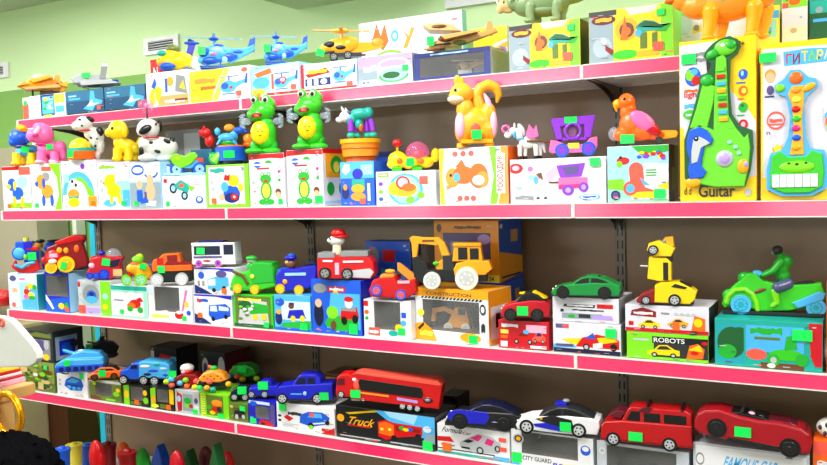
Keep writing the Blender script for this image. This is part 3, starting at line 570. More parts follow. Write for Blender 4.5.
add('B14', 'parrot_box', 'blue and green square carton with an orange parrot picture', 607.5, 669.5, 147, 'B', .1, body='w', side='olive', art=[rect('sky', 0, 30, 100, 100), rect('mint', 0, 0, 100, 36), poly('g', 40, 100, 100, 100, 100, 88, 60, 80), poly('lg', 0, 40, 26, 42, 30, 20, 0, 24), oval('r', 26, 74, 11, 7), oval('lg', 20, 68, 5, 6), oval('k', 22, 80, 3, 3, 8)]+dots(['r', 'y', 'b', 'pu', 'g'], 18, 46, 72, 98, 92, 3, 5, 5)+[poly('w', 36, 48, 64, 70, 100, 66, 100, 4, 40, 4), oval('coral', 48, 58, 12, 13), poly('coral', 36, 56, 60, 54, 62, 26, 98, 12, 60, 8, 40, 16), poly('lb', 54, 44, 72, 28, 60, 30), oval('y', 66, 12, 30, 6), oval('coral', 38, 24, 12, 13), oval('lb', 38, 24, 7, 8), oval('db', 13, 12, 8, 9), oval('plum', 13, 12, 5, 6), poly('y', 80, 28, 100, 34, 100, 20)]+lines('g', 64, 46, 84, 60, 3), tags=[(86, 14, 'tg', .024, .02)], sart=[rect('coal', 0, 0, 60, 100), rect('moss', 30, 20, 90, 60)], group=GB)
G1 = [poly('w', 14, 97, 14, 14, 0, 40, 0, 0, 100, 0, 100, 0, 100, 12), poly('paper', 0, 98, 58, 99, 60, 84, 64, 70, 90, 56, 100, 48, 100, 14, 10, 14, 0, 44), poly('y', 0, 0, 100, 0, 100, 15, 60, 12, 34, 16, 16, 20, 6, 40, 0, 48), poly('y', 56, 100, 100, 100, 100, 50, 88, 60, 66, 76), rect('y', 0, 0, 5, 46),
      text('gy', 'MUSIC', 22, 90, 18, 3), text('gy', 'GUITAR', 22, 86.5, 18, 3), oval('b', 18, 78, 11, 6), oval('lg', 14, 79, 6, 3.4), oval('r', 22, 75.5, 6, 3), oval('lb', 20, 81, 5, 2), text('o', 'FUN', 6, 68, 18, 2.6), text('r', 'light', 6, 64, 22, 5), text('lb', 'MUSIC', 6, 58, 20, 3.4), oval('grn2', 14, 54.5, 10, 3), text('w', 'AND', 8, 53.5, 12, 2),
      oval('b', 84, 77, 6, 3.2), oval('sky', 83, 77.6, 2, 1.6), oval('o', 84, 67, 6, 3.2), oval('ly', 85, 67, 3, 1.6), oval('g', 84, 57, 6, 3.2), oval('dgn', 83, 58, 2, 1), oval('r', 84, 46.5, 6, 3.2), oval('lpk', 84, 46.5, 3, 1.6), rect('b', 75, 71.6, 87, 72.4), rect('o', 77, 61.8, 85, 62.6), rect('g', 76, 51.8, 86, 52.6),
      text('k', '3+', 78, 94, 8, 3.4), text('r', 'UK', 32, 11, 14, 3.4), text('lb', 'RABBIT', 48, 10.6, 22, 4), text('dg', 'Guitar', 25, 2.4, 48, 7.6), oval('sil', 90, 5, 4, 2.5), text('br', 'd d', 5, 4, 10, 5), text('r', 'n', 88, 36, 5, 2),
      poly('dg', 36, 86, 44, 95, 56, 95, 62, 86, 50, 80, 42, 78, 38, 70, 44, 60, 28, 64, 30, 70, 38, 76)]
add('G1', 'guitar_box', 'tall yellow and white carton holding a green dolphin guitar', 680, 757, 42.5, 'B', .066, inset=.004, body='y', art=G1, tags=[(13, 89, 'tg', .028, .02)], group=GB)
G2 = [rect('paper', 2, 10, 100, 97), poly('y', 0, 97, 100, 96, 100, 100, 0, 100), poly('y', 0, 0, 100, 0, 100, 13, 60, 9, 20, 9, 12, 16, 0, 14),
      ('p', 'lb', [(25, 85), (76, 86), (78, 94), (50, 95), (24, 94)]), text('r', 'Г', 27, 86.5, 6, 6), text('dr', 'И', 34, 86, 7.5, 6.5), text('y', 'Т', 43, 87, 7, 6.5), text('lg', 'А', 50, 87, 8, 6.5), text('ly', 'Р', 59, 87, 6.5, 6.5), text('w', 'А', 66, 87.4, 8, 6),
      oval('lo', 10, 80, 6, 4), oval('skin', 10, 78.6, 5, 3.4), oval('plum', 10, 70.5, 4, 3), rect('db', 4, 66, 14, 67), oval('lo', 92, 80, 5, 4), oval('b', 94, 74, 4, 4), rect('coral', 8, 48, 24, 49), arc('coral', 16, 51, 10, 6, 1.4, 0, 360), text('coral', 'play', 9, 49.5, 14, 3),
      ]+dots(['o', 'lb', 'lg', 'lpk', 'r', 'w', 'y'], 46, 66, 42, 100, 60, 2.2, 4, 9)+[poly('lo', 12, 34, 18, 32, 24, 36, 22, 30, 14, 28), oval('y', 18, 33, 4, 2.4), poly('b', 84, 30, 90, 36, 100, 44, 92, 28, 86, 26), oval('b', 87, 28, 5, 4), text('coral', 'ИГРАЕМ И УЧИМСЯ', 8, 4.6, 54, 4), oval('skin', 82, 22, 9, 7), oval('br', 82, 26, 9, 4), oval('b', 80, 12, 8, 5), oval('br', 86, 4.4, 5, 1), oval('w', 96, 97, 3, 2),
      text('lgy', 'n', 12, 40, 4, 2), text('plum', 'n', 6, 42, 4, 2)]
add('G2', 'guitar_box', 'tall white and blue carton holding a green cat guitar at the right edge', 760.5, 858, 44.5, 'B', .066, inset=.004, body='y', art=G2, tags=[(8, 91, 'tg', .03, .018)], group=GB)
add('B10b', 'game_box', 'dark blue carton half hidden behind the caterpillar toy', 374, 392, 152, 'B', .08, inset=.19, body='db', art=[rect('b', 0, 60, 100, 90)], group=GB)
add('B6b', 'game_box', 'grey clear wrapped carton behind the green and blue toy bike', 168, 203, 131, 'B', .08, inset=.22, body='gy', art=[rect('lgy', 55, 10, 100, 95), rect('sea', 0, 50, 30, 90)], group=GB)
add('B6c', 'game_box', 'teal and red picture carton left behind the animal carousel', 193, 214, 150, 'B', .06, inset=.152, body='sea', art=[rect('coral', 10, 70, 60, 86), oval('g', 60, 40, 24, 20)], group=GB)
# ---- shelf C
add('C1', 'baby_toy_box', 'white and light blue carton at the left end of the third shelf', 9.6, 38.5, 273, 'C', .13, body='ice', side='turq', art=[oval('plum', 17, 86, 12, 8), text('pk', 'toy', 40, 82, 20, 7), rect('sky', 40, 20, 70, 76), poly('lb', 46, 0, 100, 0, 100, 60, 80, 66, 60, 30, 46, 24), oval('y', 78, 66, 10, 8), oval('g', 92, 64, 8, 7), oval('r', 64, 50, 10, 9), oval('ly', 80, 42, 12, 8), oval('g', 82, 34, 12, 6), oval('pk', 62, 36, 10, 7), oval('skin', 22, 52, 10, 8), rect('w', 8, 28, 32, 46), oval('lo', 66, 62, 6, 5)], tags=[(18, 12, 'coral')], group=GC)
add('C2', 'window_box', 'dark blue window carton with a curved side, under the red engine', 46.5, 70.5, 272, 'C', .12, body='ind', side='sky', win=(4, 40, 96, 92), art=[poly('b', 0, 0, 100, 0, 100, 40, 0, 30), poly('w', 0, 44, 20, 26, 34, 8, 26, 6, 0, 30), oval('y', 64, 16, 12, 8), oval('g', 86, 18, 8, 8), oval('o', 80, 12, 6, 5)], sart=[poly('b', 50, 0, 100, 0, 100, 70, 80, 60)], tags=[(90, 8, 'coral', .016)], group=GC)
add('C3', 'robot_box', 'grey window carton with a blue figure and a lime right side', 79, 112, 279.7, 'C', .13, body='lgy', art=[rect('pane', 12, 26, 66, 90), oval('gy', 40, 60, 26, 28), oval('b', 42, 56, 15, 15), oval('lb', 42, 44, 18, 11), oval('db', 42, 60, 8, 6), rect('crim', 0, 80, 8, 96), rect('lg', 70, 0, 100, 100), oval('mint', 84, 56, 9, 9), oval('y', 82, 26, 8, 8), rect('lav', 8, 4, 66, 20), poly('coral', 0, 2, 22, 2, 22, 26, 0, 26)], tags=[(12, 12, 'coral', .014)], group=GC)
add('C4', 'plane_box', 'white carton with a teal top band and a red toy plane picture', 112, 148.5, 284.8, 'C', .13, body='w', art=[rect('teal', 0, 86, 100, 100), rect('mint', 0, 80, 100, 86), rect('mint', 90, 0, 100, 80), oval('r', 66, 44, 16, 14), oval('o', 56, 38, 12, 10), oval('g', 52, 28, 8, 9), oval('g', 80, 26, 8, 10), poly('r', 70, 60, 82, 66, 90, 54, 76, 50), text('gy', 'Plane', 8, 50, 26, 7), rect('mint', 0, 0, 100, 5)], tags=[(30, 18)], group=GC)
add('C5', 'truck_box', 'white window carton with rounded cloud frame under the orange truck', 149.5, 193, 284.8, 'C', .13, body='w', win=(14, 26, 72, 96), art=[rect('ice', 0, 70, 10, 100), poly('w', 0, 0, 100, 0, 100, 24, 60, 20, 40, 30, 14, 24, 0, 30), text('ly', 'Truck', 6, 5, 40, 13, .1), oval('r', 70, 18, 10, 11), oval('w', 70, 26, 7, 5), poly('pk', 80, 30, 92, 90, 86, 90, 76, 30), oval('y', 88, 50, 5, 8), oval('b', 92, 26, 5, 7)], tags=[(82, 10), ], group=GC)
BUSL = [poly('db', 0, 0, 46, 0, 30, 14, 0, 34), poly('ind', 60, 94, 100, 86, 100, 100, 0, 100, 0, 94)]
add('C6', 'bus_box', 'white and blue bus carton, lower of the two under the white bus', 194.8, 233, 293.6, 'C', .13, body='w', art=BUSL+[text('r', 'B', 8, 70, 10, 18), text('b', 'US', 18, 72, 20, 14), poly('b', 38, 30, 40, 64, 84, 72, 96, 60, 96, 30, 50, 12), poly('ice', 42, 44, 44, 62, 60, 64, 62, 44), poly('ice', 66, 48, 66, 64, 92, 60, 92, 48), oval('k', 50, 18, 5, 8), oval('k', 84, 28, 5, 8)], tags=[(16, 28, 'o')], group='bus cartons')
add('C6u', 'bus_box', 'white and blue bus carton, upper of the two, right below the white bus', 194.8, 234.5, 267, 'C', .13, base=B['C6']['top']+.0005, body='w', art=BUSL+[oval('b', 18, 70, 8, 14), rect('gy', 8, 30, 14, 50), rect('gy', 20, 30, 26, 50), poly('lb', 34, 20, 34, 56, 64, 72, 88, 66, 88, 34, 60, 12), poly('w', 36, 32, 36, 54, 54, 60, 54, 34), oval('plum', 70, 78, 14, 14), oval('k', 50, 16, 5, 8), oval('k', 76, 26, 5, 8)], tags=[(76, 16, 'o')], group='bus cartons')
add('C7', 'garbage_truck_box', 'green picture carton under the green rescue truck', 234.3, 273.8, 293.6, 'C', .13, body='grn2', art=[rect('moss', 4, 6, 96, 96), poly('lgy', 10, 10, 90, 10, 86, 80, 20, 90), poly('g', 40, 40, 90, 46, 90, 70, 50, 76), oval('dgn', 30, 66, 18, 16), text('ly', 'RESCUE', 12, 80, 60, 10), rect('dgn', 0, 0, 100, 10)]+dots(['lg', 'g', 'olive', 'w'], 14, 6, 12, 60, 70, 3, 7, 3)+[oval('y', 56, 32, 7, 9), oval('y', 78, 34, 7, 9)], tags=[(84, 12)], group=GC)
add('C8', 'police_car_box', 'light blue picture carton under the blue police car', 274.8, 311.5, 294.5, 'C', .13, body='lb', art=[rect('ice', 20, 30, 100, 84), poly('g', 20, 8, 100, 8, 100, 30, 20, 20), oval('b', 16, 80, 13, 12), poly('ind', 36, 34, 42, 58, 80, 62, 88, 36), oval('y', 52, 34, 7, 9), oval('y', 78, 36, 7, 9), oval('br', 48, 70, 8, 8), rect('db', 42, 74, 56, 80), oval('db', 12, 34, 10, 20), oval('tan', 12, 52, 8, 8), rect('w', 86, 62, 96, 82), rect('b', 0, 0, 100, 7)], tags=[(82, 14, 'tg', .024, .018)], group=GC)
add('C9', 'fire_truck_box', 'large blue carton with a red fire truck picture under the fire engine', 312.5, 362.5, 279, 'C', .12, body='b', side='ind', art=[poly('lb', 30, 10, 98, 10, 98, 76, 40, 76), oval('g', 60, 20, 34, 14), oval('lg', 42, 40, 12, 12), oval('gy', 18, 84, 14, 9), rect('r', 34, 78, 70, 88), poly('gold', 44, 76, 56, 76, 50, 90), text('w', 'RESCUE', 38, 80, 28, 6), oval('navy', 14, 36, 10, 24), oval('skin', 14, 56, 7, 8), poly('r', 58, 26, 60, 46, 92, 52, 96, 32), rect('gy', 60, 44, 90, 50), oval('w', 76, 58, 8, 9), oval('r', 76, 66, 9, 5), oval('k', 66, 26, 6, 8), oval('k', 88, 30, 6, 8), oval('br', 44, 16, 6, 9)], tags=[(84, 12, 'tg', .026, .026)], group=GC)
add('C10', 'window_box', 'small white window carton under the red tow truck', 364.5, 412, 299, 'C', .1, body='w', win=(22, 22, 78, 96), art=[rect('r', 0, 82, 10, 96), oval('o', 6, 66, 5, 6), oval('g', 6, 50, 4, 5), poly('coral', 8, 6, 10, 26, 34, 26, 34, 4), text('w', 'CAR', 11, 10, 20, 10), oval('y', 74, 30, 8, 9), oval('lb', 84, 42, 6, 8), rect('b', 80, 56, 90, 70), oval('teal', 62, 14, 10, 8)], tags=[(80, 20, 'tg', .02, .018)], group=GC)
add('C10b', 'puppy_box', 'blue carton with a pup picture standing behind the red tow truck', 368, 413, 241, 'C', .06, inset=.17, body='b', art=[oval('gy', 16, 82, 14, 12), rect('r', 38, 76, 66, 90), poly('lb', 26, 10, 90, 10, 96, 64, 34, 68), oval('g', 60, 24, 26, 20), oval('w', 70, 52, 10, 8), rect('r', 60, 56, 78, 62)], group=GC)
JC = [rect('amber', 0, 84, 100, 100), text('dg', 'CONSTRUCTION', 16, 87, 62, 6)]+[poly('k', 8+i*5, 80, 11+i*5, 80, 13+i*5, 84, 10+i*5, 84) for i in range(17)]+[poly('amber', 0, 0, 30, 0, 24, 20, 12, 34, 0, 30), oval('ly', 8, 52, 5, 7), oval('coal', 93, 66, 4, 10), oval('w', 93, 66, 2.4, 6), text('dg', 'TRUCK', 90.5, 22, 5, 20), poly('k', 3, 22, 12, 34, 12, 28, 5, 18), text('ly', 'BUILD', 6, 7, 18, 12), rect('w', 40, 0, 70, 6), oval('amber', 76, 12, 14, 9)]
add('C11', 'excavator_box', 'amber and white window carton with an excavator inside, under the big yellow backhoe', 413.5, 492, 287.5, 'C', .11, body='w', side='amber', top='amber', win=(10, 20, 88, 78), art=JC, sart=[rect('w', 10, 10, 90, 70), rect('coal', 30, 30, 70, 56)], tags=[(80, 10, 'tg', .024, .02)], group=GC, rot=math.radians(-7), inset=.022)
add('C11l', 'construction_box', 'blue and yellow carton, lower of the two big ones behind the backhoe', 437, 502, 281, 'C', .16, inset=.165, body='ind', side='b', art=[rect('b', 5, 10, 95, 90)], sart=[rect('tan', 60, 20, 80, 80), oval('amber', 24, 60, 8, 10)], group='big cartons behind the backhoe')
add('C11u', 'construction_box', 'yellow and blue carton, upper of the two big ones behind the backhoe', 435, 500, 220.5, 'C', .16, inset=.165, base=B['C11l']['top']+.0005, body='amber', side='b', art=[rect('plum', 14, 16, 88, 80), rect('steel', 26, 40, 60, 66), oval('lav', 62, 52, 14, 12), oval('lav', 78, 70, 10, 8), oval('br', 8, 88, 4, 7), text('br', 'Construction car', 32, 86, 42, 6), rect('ly', 0, 0, 100, 12), text('k', '1 : 24', 76, 2, 16, 7)], sart=[poly('amber', 0, 0, 100, 8, 100, 36, 0, 50), rect('k', 10, 6, 90, 9), rect('tan', 50, 62, 80, 82), oval('w', 10, 90, 6, 4)], group='big cartons behind the backhoe')
add('C12', 'racing_box', 'pink red carton with racing cars under the red and yellow car', 498.5, 549.5, 319.5, 'C', .12, body='crim', art=[text('w', 'RACING', 6, 74, 34, 16, .1), rect('ly', 4, 52, 20, 66), rect('o', 4, 34, 18, 46), rect('lpk', 56, 60, 96, 88)]+a_car('r', 26, 16, 46, 48, 'dr')+a_car('coral', 68, 22, 26, 44, 'db')+[oval('lb', 56, 62, 6, 8), rect('w', 4, 4, 18, 24), rect('w', 64, 4, 96, 14), rect('lpk', 78, 62, 88, 84)], group=GC)
add('C13', 'sports_car_box', 'white long carton with a rainbow racing car, lower of the two under the green car', 553, 621.5, 321, 'C', .12, body='paper', side='gy', art=[rect('navy', 0, 0, 100, 14), rect('plum', 4, 80, 24, 94), rect('coral', 14, 82, 24, 92), poly('y', 12, 44, 40, 50, 60, 40, 30, 26), poly('lb', 0, 26, 30, 30, 36, 18, 0, 14), poly('r', 34, 22, 44, 52, 66, 66, 80, 60, 98, 50, 98, 20), poly('b', 48, 50, 60, 70, 64, 50), poly('y', 66, 54, 88, 60, 96, 46, 70, 34), poly('w', 60, 34, 74, 40, 74, 24, 60, 20), oval('k', 50, 22, 5, 12), oval('k', 90, 26, 5, 12), oval('sil', 50, 22, 3, 7), rect('plum', 4, 20, 30, 28)], tags=[(86, 72, 'tg', .024, .02)], group=GC)
add('C13u', 'sports_car_box', 'white long carton with dark lettering, upper of the two, directly under the green car', 552.5, 619.5, 296.5, 'C', .12, base=B['C13']['top']+.0005, body='paper', side='gy', art=[poly('dg', 18, 74, 66, 74, 64, 60, 16, 62), rect('r', 68, 60, 92, 78), text('w', 'SPEED CAR', 22, 64, 40, 8, .2), text('dg', 'SPEED RACING', 30, 46, 48, 9, .2), rect('steel', 14, 14, 76, 36), rect('g', 24, 16, 34, 30), rect('dg', 40, 18, 58, 34), poly('lav', 60, 14, 92, 14, 90, 32, 62, 32), rect('dg', 12, 40, 17, 52)], group=GC)
add('C14', 'robot_car_box', 'lime green carton with yellow robot cars, the lower of two', 626.5, 709, 331, 'C', .12, body='lg', side='coal', art=[rect('coal', 32, 62, 100, 88), rect('dg', 34, 10, 100, 62), text('w', 'ROBOTS', 34, 66, 38, 18), text('lgy', 'CAR', 8, 68, 20, 10)]+a_car('y', 26, 8, 40, 50, 'dg')+[poly('o', 74, 10, 78, 60, 88, 70, 96, 50, 94, 14), poly('y', 76, 44, 90, 66, 94, 40), oval('r', 84, 34, 5, 8), oval('r', 96, 72, 4, 7)], group=GC)
add('C14u', 'robot_car_box', 'white and red carton with yellow cars, the upper of two', 625, 709.5, 304, 'C', .12, base=B['C14']['top']+.0005, body='paper', side='dg', art=[rect('r', 0, 0, 100, 14), poly('dr', 6, 60, 8, 80, 22, 92, 38, 78, 38, 56), text('w', 'ROBOT', 10, 64, 24, 12, .1), text('gy', 'BW', 44, 68, 10, 10), rect('r', 4, 22, 10, 38)]+a_car('y', 16, 12, 26, 36, 'dg')+a_car('gold', 52, 22, 24, 34, 'dg')+[rect('o', 58, 12, 66, 44), poly('o', 80, 14, 84, 70, 96, 60, 96, 12), oval('y', 88, 44, 5, 16), rect('coal', 78, 0, 86, 10)]+[oval('lgy', 62+i*7, 74, 2.4, 5, 8) for i in range(4)], group=GC)
add('C15', 'motorcycle_box', 'teal green carton with a green motorcycle picture under the big green motorcycle', 714.5, 823, 318, 'C', .13, body='teal', art=[rect('turq', 2, 4, 30, 92), oval('dgn', 16, 50, 14, 34), oval('g', 12, 30, 9, 16), oval('dgn', 24, 72, 8, 12), poly('teal', 28, 0, 50, 0, 50, 100, 28, 100), rect('lb', 30, 34, 84, 90), text('g', 'BIG MOTOR', 34, 70, 30, 18), rect('moss', 38, 60, 62, 66), oval('coral', 40, 28, 10, 12), rect('br', 44, 0, 84, 12), oval('grn2', 68, 30, 16, 12), oval('g', 56, 18, 6, 13), oval('sil', 56, 18, 3, 7), oval('g', 82, 22, 6, 13), poly('g', 66, 40, 68, 70, 76, 72, 78, 44), poly('r', 88, 100, 100, 100, 100, 30, 94, 10, 90, 30), rect('crim', 94, 10, 100, 100), oval('w', 54, 6, 4, 5)], tags=[(82, 74, 'tg', .036, .022)], group=GC)
add('C16', 'game_box', 'orange sided carton cut by the right picture edge beside the motorcycle', 826, 860, 281, 'C', .1, body='o', art=[rect('lb', 0, 86, 100, 100), rect('br', 0, 0, 100, 20)], group=GC)
# ---- shelf D
CAMO = lambda s: dots(['moss', 'camo', 'lg', 'olive', 'sand', 'dgn', 'br'], 60, 0, 0, 100, 100, 5, 11, s)
add('D1', 'army_box', 'camouflage green picture carton at the left end of the fourth shelf', 17, 55.5, 358.5, 'D', .13, body='moss', art=[rect('camo', 0, 30, 100, 100)]+CAMO(1)+[oval('sand', 24, 70, 10, 12), oval('lo', 14, 60, 6, 8), rect('w', 50, 50, 60, 60), rect('sand', 60, 8, 74, 30)], tags=[(82, 84)], group=GD)
add('D1u', 'window_box', 'dark clear fronted carton on top of the camouflage carton', 22, 54, 329, 'D', .12, base=B['D1']['top']+.0005, body='dg', side='dg', art=[poly('olive', 6, 82, 50, 96, 96, 90, 96, 78), rect('gy', 14, 8, 92, 72), oval('plum', 58, 52, 22, 20), oval('sil', 80, 56, 8, 16), oval('y', 78, 16, 10, 10), rect('lgy', 50, 10, 70, 24), oval('dg', 30, 30, 12, 12)], sart=[rect('steel', 8, 6, 80, 80), rect('ind', 20, 18, 72, 66), oval('b', 44, 40, 18, 18), oval('dg', 70, 50, 14, 12)], group=GD)
add('D2', 'tank_box', 'white carton with a blue tank picture under the blue tank', 57.5, 88.5, 368, 'D', .12, body='w', art=[oval('dg', 26, 88, 16, 8), text('w', 'TANK', 14, 85, 24, 6), poly('b', 24, 36, 30, 60, 50, 76, 80, 70, 88, 46, 80, 24, 44, 20), poly('lb', 34, 52, 50, 70, 76, 62, 60, 50), rect('db', 30, 40, 80, 44), oval('lb', 40, 34, 6, 6), oval('lb', 56, 30, 6, 6), oval('lb', 72, 32, 6, 6), oval('sil', 10, 40, 4, 5), oval('sil', 10, 56, 4, 5)], tags=[(84, 82, 'tg', .02, .018)], group=GD)
GBW = dict(body='dg')
add('D3', 'racing_box', 'olive and black window carton under the orange sports car', 90.5, 122, 378.5, 'D', .12, body='olive', win=(16, 24, 70, 84), art=[rect('lgy', 0, 88, 100, 100), poly('moss', 70, 0, 100, 0, 100, 80, 84, 86, 74, 40), oval('lg', 84, 40, 10, 12), oval('y', 90, 60, 7, 10), poly('br', 0, 0, 40, 0, 26, 18, 0, 22), rect('lg', 50, 4, 80, 14)], tags=[(16, 84, 'lime', .014)], group=GD)
add('D4', 'racing_box', 'black and lime window carton below the front of the blue army truck', 123, 149.5, 383, 'D', .12, body='coal', win=(30, 26, 80, 92), art=[poly('lg', 4, 0, 26, 0, 26, 96, 4, 90), oval('y', 15, 50, 9, 20), oval('lg', 88, 30, 10, 16), oval('y', 86, 66, 8, 14), rect('moss', 30, 4, 70, 20)], tags=[(54, 18, 'o', .018)], group=GD)
add('D5', 'racing_box', 'black and lime window carton below the back wheels of the blue army truck', 150.5, 174.5, 386, 'D', .12, body='coal', win=(28, 34, 78, 94), art=[poly('lg', 2, 0, 24, 0, 24, 98, 2, 90), oval('gold', 14, 40, 9, 20), poly('y', 82, 30, 100, 30, 100, 96, 82, 96), oval('ly', 20, 14, 16, 8), rect('moss', 40, 6, 80, 26)], tags=[(78, 16, 'o', .018)], group=GD)
add('D6', 'ball_car_box', 'grey white carton with a green toy car, under the red and white car', 175.5, 200, 389, 'D', .12, body='lgy', art=[poly('crim', 8, 0, 28, 10, 30, 80, 8, 90), oval('sky', 16, 60, 8, 14), rect('steel', 32, 10, 74, 86), oval('g', 52, 56, 16, 14), oval('lg', 48, 34, 10, 10), oval('r', 66, 34, 8, 9), oval('plum', 88, 60, 8, 12), rect('w', 80, 4, 98, 40)], tags=[(84, 14, 'tg', .02)], group=GD)
add('D7', 'ball_car_box', 'lime striped carton with an orange toy car picture, under the orange ball car', 200.5, 229.5, 391.5, 'D', .12, body='lg', art=[rect('moss', 22, 8, 82, 92)]+[rect('lg', 84, i*10, 100, i*10+5) for i in range(10)]+[rect('ly', 4, i*10, 18, i*10+5) for i in range(10)]+[poly('o', 40, 66, 78, 74, 80, 50, 46, 46), oval('lo', 60, 64, 18, 12), oval('r', 54, 34, 14, 10), oval('g', 34, 42, 8, 9), oval('y', 44, 20, 10, 8), oval('dg', 68, 36, 8, 10)], tags=[(74, 12, 'tg', .022)], group=GD)
add('D8', 'army_car_box', 'small dark camouflage carton beneath the small dark car', 230, 248.5, 402, 'D', .11, body='moss', art=CAMO(7)[:30]+[poly('coal', 20, 20, 30, 60, 80, 66, 90, 26), oval('sil', 40, 26, 10, 14), oval('sil', 78, 30, 9, 12)], tags=[(76, 76, 'tg', .02)], group=GD)
add('D9', 'window_box', 'purple window carton with a red car below, beneath the dark blue car', 249.3, 276, 399.5, 'D', .12, body='ind', win=(24, 26, 78, 80), art=[rect('ice', 0, 86, 80, 98), oval('b', 18, 86, 14, 11), poly('r', 34, 0, 96, 0, 92, 20, 44, 24), oval('k', 52, 6, 8, 6), rect('plum', 82, 10, 98, 90), rect('lb', 4, 10, 16, 30)], tags=[(16, 14, 'tg', .022)], group=GD)
add('D10', 'pickup_box', 'white carton with a blue pickup picture under the blue pickup', 277, 335.5, 401.5, 'D', .12, body='w', art=[poly('r', 76, 0, 100, 0, 100, 30), poly('r', 12, 44, 22, 30, 30, 44, 18, 56), text('dg', 'TRUCK', 20, 54, 24, 16, .1, 0), oval('dg', 5, 48, 3, 5), oval('dg', 5, 30, 3, 5), poly('b', 40, 30, 42, 62, 56, 78, 80, 82, 92, 66, 90, 40, 60, 22), poly('lb', 54, 56, 62, 74, 78, 76, 80, 60), rect('coral', 58, 60, 66, 74), poly('ice', 62, 36, 90, 50, 90, 44, 62, 30), oval('k', 60, 26, 5, 12), oval('lg', 60, 20, 4, 8), oval('k', 88, 46, 4, 10), rect('r', 78, 10, 92, 22)]+lines('lgy', 10, 8, 40, 26, 3), tags=[(12, 84, 'tg', .024, .022)], group=GD)
add('D11', 'truck_box', 'black carton with an orange truck picture and yellow lettering', 336.5, 436, 404.5, 'D', .12, body='coal', art=[poly('lb', 40, 100, 100, 100, 100, 30, 70, 40, 50, 80), poly('sky', 50, 100, 84, 100, 80, 70, 56, 84), poly('y', 10, 80, 40, 98, 44, 94, 14, 76), text('gold', 'Truck', 10, 44, 28, 26, .2), rect('r', 12, 40, 36, 44), poly('dg', 0, 0, 100, 0, 100, 12, 0, 12), rect('lgy', 4, 6, 46, 9), rect('lgy', 56, 6, 88, 9), poly('r', 44, 20, 44, 66, 52, 74, 60, 68, 88, 66, 88, 40, 62, 24, 52, 12), poly('o', 45, 30, 45, 62, 52, 68, 60, 62, 60, 24), poly('dr', 62, 60, 86, 58, 86, 48, 62, 46), oval('g', 68, 55, 3, 6), oval('b', 76, 54, 3, 6), oval('y', 72, 52, 3, 5), oval('ly', 48, 44, 1.6, 4), oval('ly', 56, 46, 1.6, 4), oval('k', 60, 22, 3, 8), oval('k', 84, 38, 3, 7), oval('gold', 5, 62, 4, 12), poly('steel', 88, 20, 100, 20, 100, 50, 92, 46), oval('ice', 93, 62, 4, 10)], tags=[(93, 14, 'tg', .028, .022)], group=GD)
add('D12', 'formula_box', 'white carton with a silver sports car and Formula lettering', 437.5, 510.5, 423, 'D', .11, body='w', art=[text('k', 'Formula', 6, 74, 28, 18, .2), text('dr', 'Car', 35, 74, 12, 10, .2), poly('r', 0, 56, 18, 60, 24, 42, 0, 40), rect('teal', 0, 0, 100, 8), rect('dg', 0, 14, 80, 18), rect('lb', 78, 2, 100, 14)]+[('p', 'sil', [(32, 30), (32, 46), (44, 64), (58, 84), (76, 78), (88, 58), (90, 38), (84, 24), (50, 16)]), poly('mag', 46, 64, 58, 80, 64, 76, 58, 56), poly('mag', 66, 52, 70, 72, 80, 66, 76, 46), poly('k', 36, 50, 44, 60, 52, 56, 44, 46), oval('k', 60, 26, 5, 13), oval('sil', 60, 26, 3, 8), oval('k', 84, 40, 4, 11), oval('sil', 84, 40, 2, 7), rect('k', 34, 26, 46, 32)]+[text('gy', 'RACE', 5, 26, 20, 8), rect('coral', 86, 66, 96, 80), rect('coral', 87, 34, 96, 48)], tags=[(14, 24, 'o', .024, .02)], group=GD)
add('D13', 'police_car_box', 'white window carton with badge and City Guard lettering under the white police car', 511.5, 594, 428.5, 'D', .12, body='w', win=(13, 34, 82, 96), art=[oval('sil', 9, 74, 7, 14), oval('coal', 9, 74, 5, 10), oval('gold', 9, 74, 3, 6), text('dg', 'CITY GUARD', 14, 16, 36, 12), text('ind', 'RC', 52, 8, 14, 12), poly('cr', 60, 0, 64, 22, 84, 24, 88, 0), oval('b', 91, 66, 6, 14), oval('w', 91, 70, 4, 7), rect('lb', 0, 0, 10, 8)], tags=[(7, 20, 'tg', .024, .024)], group=GD)
PAL['silv'] = 'c2c8d2'
add('D14', 'window_box', 'silver grey window carton under the red off-road car', 597, 689.5, 440.5, 'D', .12, body='silv', win=(11, 8, 87, 92), art=[oval('w', 6, 74, 3.5, 9), oval('sil', 6, 74, 2.5, 6), oval('b', 94, 48, 4, 9), oval('w', 94, 48, 2, 4)], group=GD)
add('D15', 'famous_car_box', 'silver white carton reading Famous Car under the red convertible', 693, 810, 441.5, 'D', .12, body='silv', art=[rect('w', 2, 4, 98, 96), oval('gy', 6, 68, 4, 13), oval('w', 6, 68, 3, 9), text('lb', 'FAMOUS CAR', 26, 54, 46, 26, .15), text('b', 'FAMOUS CAR', 26.5, 52, 46, 5, .15), text('dg', '1:12 SCALE', 78, 62, 20, 12), rect('gy', 20, 10, 21, 50), poly('lgy', 40, 10, 44, 36, 60, 46, 80, 34, 84, 10)]+lines('gy', 6, 14, 16, 50, 3), group=GD)
add('D16', 'sport_box', 'orange red carton at the lower right corner with white lettering', 812.5, 850, 440, 'D', .12, body='o', art=[rect('coral', 0, 80, 100, 100), text('w', 'SPORT', 10, 60, 60, 14, .1), oval('b', 30, 30, 8, 12), oval('skin', 30, 42, 6, 6), rect('w', 40, 10, 80, 20)], group=GD)
